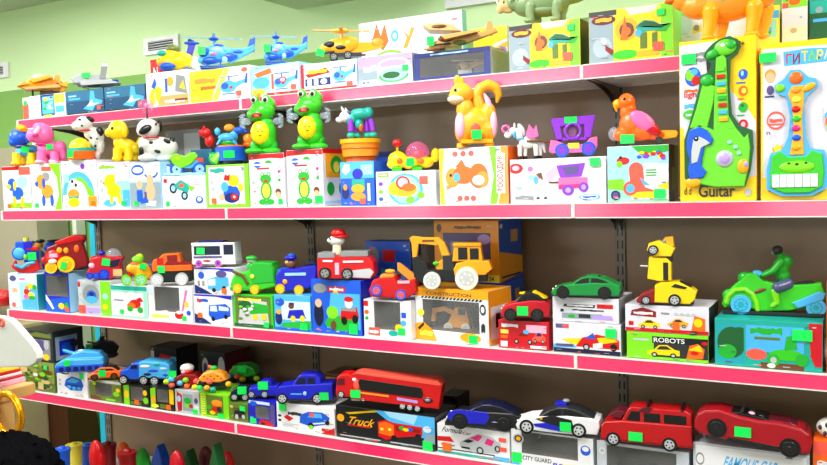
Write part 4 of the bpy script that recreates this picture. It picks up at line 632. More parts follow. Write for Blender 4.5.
# cartons at the back of the fourth shelf
add('Db1', 'game_box', 'dark carton with a red car picture behind the blue army truck', 152, 178, 346, 'D', .1, inset=.21, body='coal', side='dg', art=[rect('lgy', 0, 40, 14, 90), poly('r', 20, 60, 40, 84, 80, 80, 88, 62), rect('lb', 80, 40, 100, 80), rect('navy', 10, 10, 90, 40)], group='dark cartons at the back of the fourth shelf')
add('Db2', 'game_box', 'dark carton with pale curved shapes behind the orange ball car', 202, 227, 351, 'D', .12, inset=.21, body='dg', side='wine', art=[oval('lgy', 18, 60, 14, 26), oval('plum', 18, 60, 8, 14), oval('lgy', 84, 66, 14, 26), oval('g', 50, 40, 16, 18), oval('coral', 54, 54, 10, 9)], group='dark cartons at the back of the fourth shelf')
add('Db3', 'game_box', 'brown carton between the blue pickup and the red lorry, at the back', 325, 340, 373, 'D', .1, inset=.24, body='br', art=[rect('tan', 10, 80, 90, 90)], group='dark cartons at the back of the fourth shelf')
add('Db4', 'game_box', 'black carton with a ragged top behind the dark blue sports car', 440, 458, 395, 'D', .08, inset=.24, body='coal', art=[rect('dg', 20, 40, 80, 80)], group='dark cartons at the back of the fourth shelf')
# ================================================================ toys
def T(name, label, cat, px0, px1, pb, on, **kw):
    return Toy(name, label, cat, px0, px1, pb, B[on] if isinstance(on, str) else on, **kw)
# ---- generic side-on car: profile in 0..1 (left to right, bottom to top)
def vehicle(t, x0, x1, yt, yb, kind, col, hw, flip=False, win='k', wr=.16, wxs=(.2, .79), tire='k', rim='sil', spokes=5, trim='dg', roof=None, lab=None, wy=None):
    Wd, H = x1-x0, yb-yt
    q = lambda u, v: (x0+Wd*((1-u) if flip else u), yb-H*v)
    r = wr*Wd; g = wy or 0
    prof = {
     'sport': ([(.02, .14), (0, .3), (.03, .44), (.14, .56), (.3, .64), (.62, .72), (.9, .7), (.99, .62), (1, .4), (.97, .14)], [(.24, .56), (.4, .86), (.5, .98), (.62, 1), (.76, .92), (.93, .68)], [[(.32, .62), (.43, .86), (.52, .93), (.55, .92), (.54, .64)], [(.57, .64), (.58, .92), (.66, .92), (.78, .8), (.84, .68)]]),
     'suv': ([(0, .16), (0, .48), (.04, .58), (.24, .64), (1, .66), (1, .16)], [(.22, .6), (.3, .92), (.34, 1), (.94, 1), (.99, .92), (1, .6)], [[(.28, .66), (.34, .9), (.44, .9), (.44, .66)], [(.48, .66), (.48, .88), (.66, .88), (.66, .66)], [(.7, .66), (.7, .88), (.94, .88), (.94, .66)]]),
     'pickup': ([(0, .16), (0, .5), (.04, .6), (.28, .66), (.66, .68), (1, .72), (1, .16)], [(.26, .62), (.38, .92), (.44, 1), (.7, 1), (.78, .88), (.8, .64)], [[(.33, .66), (.41, .9), (.52, .9), (.52, .66)], [(.55, .66), (.55, .9), (.68, .9), (.7, .66)]]),
     'truck': ([(0, .14), (0, .5), (.06, .6), (.16, .6), (.36, .6), (1, .56), (1, .14)], [(.1, .55), (.14, .9), (.18, 1), (.38, 1), (.4, .55)], [[(.15, .62), (.18, .9), (.26, .9), (.26, .62)]]),
     'bus': ([(.02, .1), (0, .3), (0, .94), (.03, 1), (.97, 1), (1, .94), (1, .1)], None, [[(.06, .5), (.06, .86), (.66, .86), (.66, .5)], [(.74, .5), (.74, .9), (.96, .9), (.96, .5)]]),
    }[kind]
    t.part('body', lab); t.prof([q(*p) for p in prof[0]], -hw, hw, col, min(1.2, hw*.15), smooth=False)
    if prof[1]: t.part('cabin'); t.prof([q(*p) for p in prof[1]], -hw*.84, hw*.84, roof or col, min(1, hw*.12))
    cw = hw*.84 if prof[1] else hw
    for w in prof[2]:
        for sg in (-1, 1): t.part('window').prof([q(*p) for p in w], sg*cw-.18, sg*cw+.18, win, 0)
    if kind == 'sport':
        t.part('windscreen').prof([q(*p) for p in [(.27, .62), (.41, .87), (.43, .85), (.31, .61)]], -cw*.85, cw*.85, win, .1)
    t.part('bumper'); t.prof([q(*p) for p in [(-.01, .12), (-.01, .26), (.02, .28), (.98, .28), (1.01, .24), (1.01, .12)]], -hw*.96, hw*.96, trim, .3)
    for sg in (-1, 1): p = q(.02, .42); t.part('headlight').ell(p[0], p[1], r*.16, r*.16, r*.2, 'w', sg*hw*.72)
    t.wheels([q(wxs[0], 0)[0:1]+(yb-r,), q(wxs[1], 0)[0:1]+(yb-r,)] if len(wxs) == 2 else [(q(u, 0)[0], yb-r) for u in wxs], r, hw-r*.2, r*.55, tire, rim, spokes)
    return t
# ================= shelf A
t = T('toy_jet', 'golden toy jet standing on the small white and blue carton', 'toy plane', 18, 69, 95, 'A1')
t.part('fuselage').prof([(18, 86), (30, 83), (40, 77), (48, 76), (60, 82), (68, 86), (64, 91), (30, 90)], -3, 3, 'amber', 1)
t.ell(38, 83, 14, 5, 4, 'gold', 0).ell(56, 83, 9, 5, 4, 'gold', 0)
t.part('wing').prof([(24, 88), (58, 84), (62, 87), (26, 90)], -13, 13, 'tan', .4)
t.part('tail_fin').prof([(54, 84), (56, 74), (61, 74), (62, 84)], -4, -3, 'amber', .2).prof([(54, 84), (56, 74), (61, 74), (62, 84)], 3, 4, 'amber', .2)
t.part('upper_wing').prof([(30, 80), (50, 75), (54, 77), (34, 83)], -10, 10, 'gold', .4).prof([(18, 86), (26, 81), (30, 84)], -6, 6, 'amber', .3).prof([(58, 84), (69, 80), (68, 86)], -7, 7, 'gold', .3)
t.part('cockpit').ell(40, 76, 6, 3, 2.4, 'cr', 0)
t.part('landing_gear').box(32, 89, 34, 95, -3, -1, 'k').box(50, 89, 54, 95, -3, 3, 'k').box(40, 90, 60, 95, -4, 4, 'dg'); t.part('star').ell(58, 84, 2.2, 2.2, .6, 'r', -4.2); t.end()
t = T('toy_jet', 'grey toy jet fighter with purple trim on the two dark teal cartons', 'toy plane', 71, 121, 89, 'A2', z=None)
t.part('fuselage').prof([(71, 78), (80, 74), (98, 73), (112, 78), (118, 82), (112, 86), (78, 86)], -3, 3, 'sil', 1)
t.part('wing').prof([(80, 82), (110, 80), (121, 83), (82, 86)], -14, 14, 'lgy', .4).prof([(74, 83), (84, 81), (84, 84)], -8, 8, 'gy', .2)
t.part('tail_fin').prof([(100, 78), (103, 64), (109, 64), (106, 78)], -5, -4, 'gy', .2).prof([(100, 78), (103, 64), (109, 64), (106, 78)], 4, 5, 'plum', .2).box(103, 63, 109, 66, -5.2, -4, 'w')
t.part('cockpit').ell(84, 75, 6, 3, 2.2, 'pane', 0); t.part('nozzle').cyl((112, 81, -2), (119, 80, -2), 2.4, 2, 'ind').cyl((112, 81, 2), (119, 80, 2), 2.4, 2, 'ind')
t.part('missile').cyl((98, 82, -8), (112, 80, -8), 1.3, 1.3, 'w').cyl((88, 85, -5), (100, 84, -5), 1.2, 1.2, 'navy'); t.part('landing_gear').cyl((88, 86, 0), (88, 89, 0), 1, 1, 'y').cyl((103, 86, -4), (103, 89, -4), 1.4, 1.4, 'k').cyl((103, 86, 4), (103, 89, 4), 1.4, 1.4, 'k'); t.tag(87, 75, 9, 5, -4.4, tilt=6); t.end()
t = T('toy_plane', 'yellow toy aeroplane with blue propeller and skid on the robot carton', 'toy plane', 157, 200, 71.5, 'A4')
t.part('fuselage', remesh=1).ell(180, 61, 16, 9.5, 8, 'y').ell(168, 62, 9, 7, 7, 'y').ell(172, 55, 9, 5, 6, 'y')
t.part('nose').ell(163, 63, 6, 4, 5, 'gold', -2).ell(160, 61, 3, 3, 3, 'gold')
t.part('tail', 'white tail end').ell(195, 63, 6, 7, 6, 'off').ell(198, 69, 4, 3, 5, 'off')
t.part('skid').ell(168, 67, 8, 3.6, 3, 'b', -7).ell(168, 67, 8, 3.6, 3, 'b', 7).ell(187, 69.5, 4, 2, 3, 'b', -5)
t.part('canopy').ell(174, 49, 7, 4.5, 4, 'olive').ell(163, 54, 5, 3, 3, 'teal', -3)
t.part('tail_fin').prof([(187, 54), (190, 42), (195, 40), (197, 44), (193, 56)], -1.4, 1.4, 'ind', .5).ell(193, 43, 8, 1.8, 4, 'b').ell(191.5, 40.5, 2.5, 1.8, 2, 'db'); t.end()
def heli(lbl, x0, x1, yt, yb, on, c1, c2, tagx=None, mil=False):
    t = T('toy_helicopter', lbl, 'toy helicopter', x0, x1, yb, on, group='blue toy helicopters' if not mil else None)
    w = (x1-x0)/60; h = (yb-yt)/33; X = lambda v: x0+v*w; Y = lambda v: yt+v*h
    t.part('cabin', remesh=.9).ell(X(16), Y(19), 13*w, 9*h, 8, c1).ell(X(26), Y(18), 11*w, 8*h, 7, c1).ell(X(10), Y(24), 9*w, 5*h, 7, c1)
    t.part('tail_boom').prof([(X(28), Y(13)), (X(50), Y(12)), (X(58), Y(8)), (X(59), Y(14)), (X(50), Y(19)), (X(34), Y(27)), (X(28), Y(24))], -3, 3, c1, 1)
    t.part('tail_fin').prof([(X(51), Y(14)), (X(54), Y(3)), (X(60), Y(1)), (X(58), Y(16))], -1, 1, c2, .4)
    t.part('windscreen').ell(X(9), Y(17), 7*w, 5.5*h, 5, c2, -3.4).ell(X(21), Y(15), 6*w, 4*h, 4, 'sky' if not mil else 'coal', -5)
    t.part('trim').ell(X(14), Y(25), 8*w, 3.5*h, 2, c2, -7).ell(X(33), Y(21), 8*w, 4*h, 2, c2, -5).ell(X(23), Y(10), 5*w, 2*h, 4, c2).ell(X(42), Y(16), 5*w, 1.6*h, 1, c2, -3)
    t.part('rotor_mast').cyl((X(18), Y(11), 0), (X(18), Y(2), 0), 1.6, 1.2, c1).ell(X(18), Y(3), 5*w, 2*h, 4, c2)
    t.part('rotor_blade').prof([(X(-14), Y(1)), (X(46), Y(2.6)), (X(46), Y(3.4)), (X(-14), Y(2))], -1.2, 1.2, 'cleary' if not mil else 'tan', 0)
    t.sub('rotor_blade') if False else t.part('rotor_blade').prof([(X(17), Y(1.5)), (X(20), Y(1.5)), (X(20), Y(2.5)), (X(17), Y(2.5))], -26, 26, 'cleary' if not mil else 'tan', 0)
    t.part('skid').tube([(X(4), Y(31), -7), (X(30), Y(31), -7)], .9, c2 if not mil else 'k').tube([(X(4), Y(31), 7), (X(30), Y(31), 7)], .9, c2).tube([(X(10), Y(25), -5), (X(10), Y(31), -7)], .7, c2).tube([(X(24), Y(25), -5), (X(24), Y(31), -7)], .7, c2)
    if not mil: t.part('stripe').ell(X(17), Y(19), 3*w, 1.4*h, .8, 'pk', -8.4).ell(X(28), Y(24), 3*w, 3*h, 1.2, 'sky', -6.6)
    if tagx: t.tag(tagx[0], tagx[1], 7, 8, -9.6)
    t.end(); return t
heli('light blue toy helicopter on the yellow and white helicopter carton', 197, 257, 36, 69, 'A5', 'lb', 'b', (203, 52))
heli('light blue toy helicopter on the light blue carton, behind the left frog', 263, 309, 36, 66, 'A6', 'lb', 'b', (268, 51))
t = T('toy_helicopter', 'golden army helicopter with long gun and rotor on the red white carton', 'toy helicopter', 314, 384, 61, 'A7')
t.part('cabin', remesh=.8).ell(340, 47, 16, 9, 7, 'amber').ell(350, 44, 10, 8, 6, 'amber').ell(328, 48, 8, 5, 6, 'amber')
t.part('tail_boom').prof([(350, 42), (380, 43), (384, 46), (380, 49), (352, 55)], -2.4, 2.4, 'amber', .8).ell(378, 43, 6, 4, 1.5, 'lo', -2.5)
t.part('tail_rotor').ring(367, 32, 4, .6, 'mint', -3).prof([(363, 31), (371, 31), (371, 33), (363, 33)], -3.4, -2.8, 'tan', 0)
t.part('rotor_mast').cyl((342, 40, 0), (342, 30, 0), 2.4, 1.6, 'tan').ell(342, 31, 9, 2.4, 5, 'gold')
t.part('rotor_blade').prof([(314, 29), (370, 31), (370, 32.6), (314, 30.4)], -1.4, 1.4, 'tan', .1).prof([(340, 30), (344, 30), (344, 31), (340, 31)], -20, 20, 'tan', .1)
t.part('cockpit').ell(331, 45, 7, 4, 5, 'coal', -2.5).ell(341, 48, 6, 2.6, 3, 'coal', -5)
t.part('gun').tube([(334, 52, -6), (322, 54, -7)], 1.1, 'dg')
t.part('landing_gear').box(330, 53, 362, 57, -6, 6, 'dg').box(352, 54, 366, 56, -2, 2, 'br')
t.wheels([(348, 55.5), (334, 57)], 4, 5, 2.4, 'k', 'gy'); t.tag(321, 53, 8, 7, -8.5, tilt=-12); t.end()
t = T('toy_helicopter', 'tan camouflage toy aircraft with layered wings on the dark blue window carton', 'toy helicopter', 424, 498, 53, 'A9')
t.part('fuselage').prof([(424, 50), (436, 42), (452, 38), (468, 38), (496, 32), (498, 36), (470, 45), (452, 50), (436, 53)], -4, 4, 'tan', 1.2)
t.part('wing').prof([(424, 28), (438, 26), (452, 28), (462, 35), (430, 33)], -12, 12, 'sand', .5).prof([(440, 39), (474, 35), (478, 37), (446, 43)], -14, 14, 'tan', .5)
t.part('camouflage_panel').ell(446, 41, 8, 3, 1.4, 'br', -3.8).ell(440, 30, 8, 2, 1.4, 'br', -11.6).ell(460, 45, 7, 2.4, 1.2, 'olive', -4)
t.part('tail_fin').prof([(486, 34), (488, 25), (492, 25), (494, 33)], -1.2, 1.2, 'tan', .3)
t.part('cannon').tube([(444, 50, -6), (428, 52, -6)], 1.2, 'br').tube([(450, 46, -6), (436, 47, -7)], 1, 'dg').box(440, 48, 462, 53, -4, 4, 'olive'); t.tag(431, 43, 7, 9, -7.5); t.end()
PAL['dino'] = '8ea878'; PAL['dinob'] = '7c9866'
t = T('toy_dinosaur', 'green horned toy dinosaur on the left dinosaur carton', 'toy dinosaur', 498, 607, 25.5, 'A10', ks=1.0)
t.part('body', remesh=1.3).ell(545, 4, 26, 15, 12, 'dinob').ell(528, 5, 16, 13, 11, 'dinob').ell(568, 0, 20, 8, 8, 'dinob').ell(588, -3, 18, 5, 4, 'dinob').ell(600, -6, 12, 3, 2.5, 'dinob').ell(514, 3, 10, 8, 8, 'dinob')
t.part('frill').ell(514, -3, 4, 11, 11, 'dino', 0, rot=20).ell(520, -1, 3, 9, 10, 'camo', 0, rot=20)
t.part('head', remesh=.9).ell(506, 5, 9, 6, 6, 'sand').ell(500, 8, 4, 5, 4, 'sand').ell(508, 10, 6, 3, 4, 'sand')
t.part('horn').cyl((504, 0, -4), (496, -8, -6), 1.6, .2, 'cr').cyl((504, 0, 4), (496, -8, 6), 1.6, .2, 'cr').cyl((499, 4, 0), (495, -2, 0), 1.4, .2, 'cr')
for (a, b_) in ((531, -7), (557, -7), (538, 7), (563, 7)):
    t.part('leg').tube([(a, 8, b_), (a-1, 16, b_), (a, 21, b_)], [6, 4.4, 3.6], 'dino').ell(a-2, 22.5, 5, 2.6, 4, 'dino', b_)
t.part('eye').ell(504, 3, 1.1, 1.1, .8, 'k', -5.6); t.part('belly_spot').ell(545, 12, 20, 6, 10.6, 'dino'); t.end()
for o_ in t.root.children:
    pass
t = T('toy_dinosaur', 'big orange toy dinosaur standing on the tall dolphin guitar carton', 'toy dinosaur', 673, 782, 41, 'G1', dy=.012)
t.part('body', remesh=1.2).ell(728, 2, 34, 21, 17, 'lo').ell(700, 4, 20, 14, 14, 'lo').ell(756, 0, 22, 13, 12, 'lo').ell(774, -6, 12, 6, 5, 'lo').ell(684, -4, 14, 12, 10, 'lo').ell(676, -10, 12, 7, 8, 'lo')
for (a, b_, c_) in ((710, -10, 40), (753, -9, 40), (722, 9, 40), (764, 9, 40)):
    t.part('leg').tube([(a+1, 12, b_), (a, 24, b_), (a-2, 35, b_)], [8.5, 6.6, 5.4], 'gold').ell(a-2, 38, 7.5, 3.4, 6, 'gold', b_)
t.part('jaw').ell(672, -3, 9, 3, 7, 'o'); t.part('back_spike')
for i in range(7): t.cyl((694+i*11, -14, 0), (694+i*11, -24, 0), 4, .4, 'o', 8)
t.tag(726, -1, 13, 9, -17.2, tilt=12); t.end()
t = T('toy_helicopter', 'small tan helicopter inside the dark blue window carton', 'toy helicopter', 452, 486, 73, (B['A9']['o'].location.z+.012, B['A9']['Y']+.06))
t.part('body').ell(464, 64, 7, 4, 4, 'sand').prof([(466, 61), (484, 60), (484, 63), (468, 68)], -1.5, 1.5, 'tan', .4).ell(460, 65, 4, 3, 3.4, 'br'); t.part('rotor').box(452, 58, 480, 59, -1.5, 1.5, 'sand', 0).cyl((465, 61, 0), (465, 58.5, 0), .9, .9, 'br'); t.part('stand').box(458, 68, 472, 73, -3, 3, 'lgy', .4); t.end()
# ================= shelf B
def puppy(lbl, px0, px1, yt, pb, on, c, feet, extra=None, **kw):
    t = T('toy_dog', lbl, 'toy dog', px0, px1, pb, on, **kw); w = (px1-px0)/34; h = (pb-yt)/42
    X = lambda v: px0+v*w; Y = lambda v: yt+v*h
    t.part('body', remesh=.7).ell(X(20), Y(27), 11*w, 8*h, 7, c).ell(X(15), Y(23), 8*w, 7*h, 6, c).ell(X(28), Y(29), 6*w, 6*h, 6, c)
    t.part('head', remesh=.7).ell(X(13), Y(11), 10.5*w, 10.5*h, 9, c).ell(X(4), Y(13), 5*w, 4.5*h, 5, c)
    for (a, b_) in ((11, -4), (22, -4), (14, 4), (28, 4)): t.part('leg', None).cyl((X(a), Y(28), b_), (X(a), Y(38), b_), 4, 4.4, feet).ell(X(a-1), Y(39), 5*w, 3*h, 4.6, feet, b_)
    t.part('ear').ell(X(19), Y(12), 3*w, 6.5*h, 2, c if not extra else extra, -7.5); t.part('ear').ell(X(19), Y(12), 3*w, 6.5*h, 2, c if not extra else extra, 7.5)
    t.part('tail').tube([(X(30), Y(26), 0), (X(34), Y(19), 0)], 1.7, c)
    t.part('eye').ell(X(7), Y(9), 1.3, 1.7, .8, 'k', -7.4); t.part('nose').ell(X(-.5), Y(12), 1.6, 1.4, 1.4, 'k', 0)
    return t
t = T('toy_dog', 'blue toy dog with yellow feet and a yellow flower, leftmost on the second shelf', 'toy dog', 10, 39, 166, 'B1', dy=-.04)
t.part('head', remesh=.7).ell(21, 138, 10.5, 9.5, 9, 'b').ell(15, 142, 5, 5, 6, 'b')
t.part('body', remesh=.7).ell(26, 151, 10, 6, 6, 'lb').ell(34, 149, 5, 4, 4, 'b'); t.part('collar').ring(23, 146.5, 6, 1.3, 'plum', axis='z')
for (a, b_) in ((17, -4), (32, -4), (22, 5), (34, 5)): t.part('leg').cyl((a, 153, b_), (a, 164, b_), 3.6, 4.2, 'y').ell(a-1, 163.6, 5, 2.6, 4.4, 'gold', b_)
t.part('flower').ell(24, 129, 6, 3.6, 2, 'gold', -7, rot=20).ell(24, 129, 3, 1.8, 2.6, 'y', -8); t.tag(26, 150, 8, 6, -7, tilt=-10); t.part('ear').ell(29, 138, 3, 6, 2, 'b', -6); t.end()
t = T('toy_dog', 'pink toy dog with a rosy head next to the blue dog', 'toy dog', 30, 68, 162, 'B2', dy=-.035)
t.part('head', remesh=.7).ell(45, 133, 11, 11, 10, 'pk').ell(35, 134, 7, 7, 7, 'pk').ell(42, 125, 7, 4, 6, 'pk')
t.part('body', remesh=.7).ell(50, 147, 12, 8, 7, 'pk').ell(61, 146, 7, 7, 6, 'pk').ell(63, 152, 5, 7, 5, 'pk')
for (a, b_) in ((42, -5), (55, -5), (46, 5), (62, 4)): t.part('leg').cyl((a, 150, b_), (a, 160, b_), 4, 4.6, 'pk').ell(a-1, 160, 6, 2.6, 5, 'lpk', b_)
t.part('bow').ell(39, 130, 2.4, 4.5, 2, 'lpk', -9, rot=40).ell(37, 134, 3, 2, 2, 'mag', -9); t.part('collar').ring(46, 142.5, 7.4, 1.2, 'mag', axis='z'); t.tag(50.5, 145.5, 6.5, 5.5, -8, tilt=8); t.end()
t = T('toy_dog', 'white spotted toy dog sitting on a yellow and orange barrel', 'toy dog', 67, 108, 160, 'B3', dy=-.035)
t.part('barrel').ell(81, 147, 11, 9, 9, 'y').cyl((82, 148, 0), (82, 151, 0), 13, 13, 'teal', 24).cyl((82, 151, 0), (82, 159, 0), 13.5, 12.5, 'o', 24)
t.part('body', remesh=.7).ell(97, 138, 7, 11, 7, 'off').ell(92, 133, 7, 7, 6, 'off').ell(101, 145, 5, 9, 6, 'off').ell(98, 155, 3, 5, 4, 'off').ell(102, 137, 4, 5, 4, 'off')
t.part('head', remesh=.7).ell(86, 124, 9, 8, 8, 'off').ell(78, 126, 5, 4.5, 5, 'off')
t.part('ear', 'black ear').ell(92, 119.5, 5, 3, 3, 'k', -3, rot=20); t.part('patch', 'black patch').ell(101, 132, 4, 5, 2, 'k', -4)
t.part('collar').ring(88, 130.5, 6, 1, 'crim', axis='z')
for (a, b_) in ((92, 138), (98, 139), (96, 146), (100, 133), (82, 120), (84, 126)): t.part('spot').ell(a, b_, 1.3, 1.2, .8, 'k', -6.2 if b_ > 130 else -7)
t.part('nose').ell(74, 127, 1.6, 1.4, 1.6, 'k'); t.tag(71, 154, 6, 7, -12.6, tilt=-10); t.end()
t = puppy('plain yellow toy puppy standing on the yellow dog carton', 107, 141, 120, 162, 'B4', 'y', 'y', dy=-.03); t.end()
t = T('toy_dog', 'large white toy dog with black ear and spots under a clear spinning ball', 'toy dog', 136, 178, 162, 'B5', dy=-.04)
t.part('body', remesh=.8).ell(160, 148, 17, 11, 8, 'off').ell(147, 144, 8, 8, 7, 'off').ell(171, 148, 8, 9, 7, 'off').ell(148, 158, 10, 4, 7, 'off').ell(166, 159, 11, 3, 7, 'off')
t.part('head', remesh=.8).ell(150, 129, 11.5, 10, 9, 'off').ell(142, 131, 4, 5, 5, 'off')
t.part('ear', 'black drooping ear').ell(147, 130.5, 7.2, 4, 2, 'k', -8.4, rot=-32); t.part('ear', 'black ear').ell(161, 127, 3, 6, 3, 'k', 2); t.part('collar').ring(152, 138.3, 8, .9, 'crim', axis='z')
t.part('spot').ell(158, 152, 3.4, 1.6, 1, 'k', -7.6, rot=20).ell(152, 143, 2, 1.6, 1, 'k', -7).ell(142, 151, 2.4, 4, 1.4, 'k', -5).ell(168, 142, 4, 2.4, 1, 'k', -6, rot=30).ell(173, 143, 3, 5, 2, 'k', -3).ell(158, 125, 1.2, 1.6, .8, 'k', -7.5)
t.part('ball_stem').cyl((149.5, 120, 0), (149.5, 108, 0), 1.2, .8, 'dg'); t.part('clear_ball').ell(149.5, 107, 8, 7.6, 8, 'clearpk').ell(149.5, 106, 3, 2.6, 3, 'lpk'); t.end()
t = T('toy_motorcycle', 'toy bike with green body and blue outlined wheels on the motorbike carton', 'toy motorcycle', 163, 207, 175.6, 'B6')
t.part('frame').prof([(170, 157), (176, 153), (186, 156), (196, 152), (199, 156), (192, 164), (182, 168), (174, 164)], -3, 3, 'lg', 1).ell(178, 158, 6, 3, 3.6, 'lime').ell(193, 155, 5, 3, 3, 'lg')
t.part('fairing').prof([(184, 163), (198, 160), (200, 163), (192, 168), (184, 168)], -1, 2.4, 'lb', .5)
for a in (177, 200):
    t.part('wheel').ring(a, 169, 5.4, 1.5, 'b').cyl((a, 169, -1.2), (a, 169, 1.2), 4.4, 4.4, 'sky').ell(a, 169, 1.6, 1.6, 1.8, 'db')
t.part('front_guard').ring(168, 169, 4.4, 1.1, 'b').cyl((168, 169, -.6), (168, 169, .6), 4, 4, 'ice').box(164, 172.5, 206, 175, -4, 4, 'sky'); t.end()
t = T('toy_carousel', 'blue carousel toy ringed by red, blue and orange animals on the green framed carton', 'toy carousel', 202, 258, 165, 'B7')
t.part('base').cyl((231, 147, 0), (231, 161, 0), 14.5, 16, 'b', 28).cyl((231, 161, 0), (231, 165, 0), 12, 12, 'dg', 24); t.part('ring', 'orange ring').ring(231, 147, 12, 1.5, 'o', axis='z'); t.part('hub').ell(229, 143, 9, 6, 8, 'g').cyl((224, 150, -6), (214, 162, -9), 3, 4, 'lg').ell(214, 158, 5, 6, 4, 'g')
t.part('red_animal').ell(207, 133, 6, 5, 5, 'r').ell(211, 141, 5, 6, 4, 'r').ell(203, 132, 3, 2.5, 3, 'r').ell(206, 128, 1.5, 2, 1.5, 'r', -2)
t.part('blue_animal').ell(228, 138, 9, 4.5, 4, 'lb', -5).ell(219, 132, 3, 4, 3, 'lb', -5).ell(241, 131, 6, 4, 4, 'b', -2).ell(235, 137, 4, 6, 3, 'lb', -2).ell(247, 132, 3, 1.6, 2, 'b', -2).cyl((222, 140, -6), (218, 145, -6), 1.6, 1.2, 'lb').cyl((234, 141, -6), (238, 146, -6), 1.6, 1.2, 'lb')
t.part('orange_animal').ell(231, 128, 5.5, 4, 4, 'lo', 3).ell(249, 139, 5, 5, 4, 'lo').ell(254, 138, 3.4, 3, 3, 'gold').ell(249, 145, 5, 3, 3, 'o').cyl((252, 143, -2), (257, 146, -2), 1.6, 1, 'lo'); t.tag(229.5, 155, 11, 7, -16.6); t.end()
def frog(lbl, cx, yt, yb, on):
    t = T('toy_frog', lbl, 'toy frog', cx-22, cx+22, yb, on, dy=-.04, group='green frog toys'); h = (yb-yt)/60; Y = lambda v: yt+v*h; X = lambda v: cx+v
    t.part('body', 'bright green body', remesh=.9).ell(X(1), Y(39), 12.5, 15, 11, 'grn2').ell(X(2), Y(47), 11, 9, 10, 'grn2').ell(X(2), Y(30), 9, 8, 9, 'grn2')
    t.part('belly').ell(X(-3), Y(39), 9.5, 11.5, 5, 'y', -8); t.sub('button').ell(X(-5), Y(38), .8, .8, .6, 'br', -12.6).ell(X(-1), Y(38), .8, .8, .6, 'br', -12.8).ell(X(-3), Y(42), 1.6, .6, .6, 'br', -12.7)
    t.part('head', remesh=.8).ell(X(0), Y(17), 13, 10, 11, 'grn2').ell(X(-4), Y(20), 12, 7, 11, 'grn2').ell(X(-7), Y(5), 4.6, 5, 4.6, 'grn2', -2).ell(X(4.5), Y(5), 4.6, 5, 4.6, 'grn2', -2).ell(X(6), Y(10), 8, 8, 8, 'grn2', 2)
    t.part('mouth').ell(X(-6), Y(21.5), 5.6, 2.4, 3, 'dr', -10.6, rot=-8).ell(X(-6), Y(22.3), 3.6, 1.6, 3, 'coral', -11.2)
    for a in (-8, 3.5):
        t.part('eye').ell(X(a), Y(5.4), 2.9, 3.2, 1.6, 'w', -5.6); t.sub('pupil').ell(X(a-.4), Y(5.6), 1.9, 2.2, 1, 'k', -6.8)
    for a, s_ in ((-1, 1), (1, -1)):
        t.part('wing', 'clear plastic hand')
        t.ell(X(a*15-1), Y(27), 5, 3.6, 2.6, 'clear')
        for k in range(4): t.ell(X(a*19-1), Y(21+k*3.6), 3.4, 1.7, 1.6, 'clear', 0, rot=a*(30-k*20))
    for a in (-8, 9):
        t.part('leg').ell(X(a), Y(52), 5.6, 7, 6, 'g', 0).ell(X(a-1.5), Y(57), 9.6, 3.2, 8, 'grn2', -3)
    return t
t = frog('green frog toy with yellow belly and orange cap, left one of the pair', 264, 89.5, 148, 'B8'); t.part('cap').ell(259, 90, 4, 4, 3, 'lo', -2); t.end()
t = frog('green frog toy with yellow belly and no cap, right one of the pair', 311, 85, 145, 'B9'); t.end()
t = T('toy_dog', 'purple and teal toy dog leaning over an orange drum base', 'toy dog', 338, 382, 162, 'B10')
t.part('drum').cyl((361, 143, 0), (361, 157, 0), 19.5, 18, 'lo', 28).cyl((361, 140, 0), (361, 144, 0), 20.5, 20.5, 'gold', 28).cyl((361, 157, 0), (361, 162, 0), 15, 15, 'o', 28)
t.sub('groove').ring(361, 149, 18.6, 1, 'o', axis='z')
t.part('body', remesh=.7).ell(362, 115, 11, 6, 6, 'teal').ell(352, 120, 6, 6, 5, 'teal').ell(370, 114, 5, 6, 5, 'teal'); t.part('head', remesh=.6).ell(347, 117, 6, 5.6, 5, 'w').ell(341, 120, 4, 3, 3, 'w')
t.part('ear').cyl((346, 113, -2), (343, 107, -3), 2, .4, 'w').cyl((349, 113, 2), (347, 108, 3), 2, .4, 'lgy'); t.part('cap').ell(350, 114, 3.4, 3, 4, 'plum')
for (a, b_, e_) in ((352, -3, 352), (372, -3, 374), (358, 3, 357), (368, 3, 368)):
    t.part('leg').cyl((a, 120, b_), (e_, 132, b_), 2.6, 3, 'pu').ell(e_, 136, 4.4, 3, 4, 'teal', b_)
t.part('backpack').ell(360, 125, 4, 5, 4, 'teal', -2).ell(362, 128, 2.4, 4, 3, 'o', -3); t.end()
t = T('toy_caterpillar', 'yellow caterpillar toy with red knob and clear red dome on the caterpillar carton', 'toy caterpillar', 387, 440, 170, 'B11')
t.part('body', remesh=.9).ell(398, 159, 10, 9, 9, 'y').ell(411, 162, 10, 6.5, 9, 'gold').ell(425, 162, 9, 6, 8, 'gold').ell(436, 155, 4.5, 7, 6, 'y').ell(394, 163, 7, 5, 8, 'y')
t.part('knob').cyl((398, 150, 0), (398, 144, 0), 1.2, 1.2, 'gold').ell(398, 142, 4.6, 4, 4, 'r'); t.part('dome', 'clear red dome').ell(418, 152, 12, 11, 9, 'clearpk').ell(418, 154, 6, 5, 5, 'coral')
t.part('panel').ell(400, 160, 3, 3, 2, 'o', -8); t.part('panel').ell(421, 161, 3.4, 3, 2, 'o', -8)
for a in (397, 417): t.part('foot').box(a-5, 166, a+5, 170, -8, 6, 'grn2', 1)
t.tag(410.5, 161.5, 8, 8, -10); t.end()
PAL['sqr'] = 'ffae24'
t = T('toy_squirrel', 'large orange squirrel toy with a curled tail on the zoo carton', 'toy squirrel', 450, 504, 144.5, 'B12', dy=-.04)
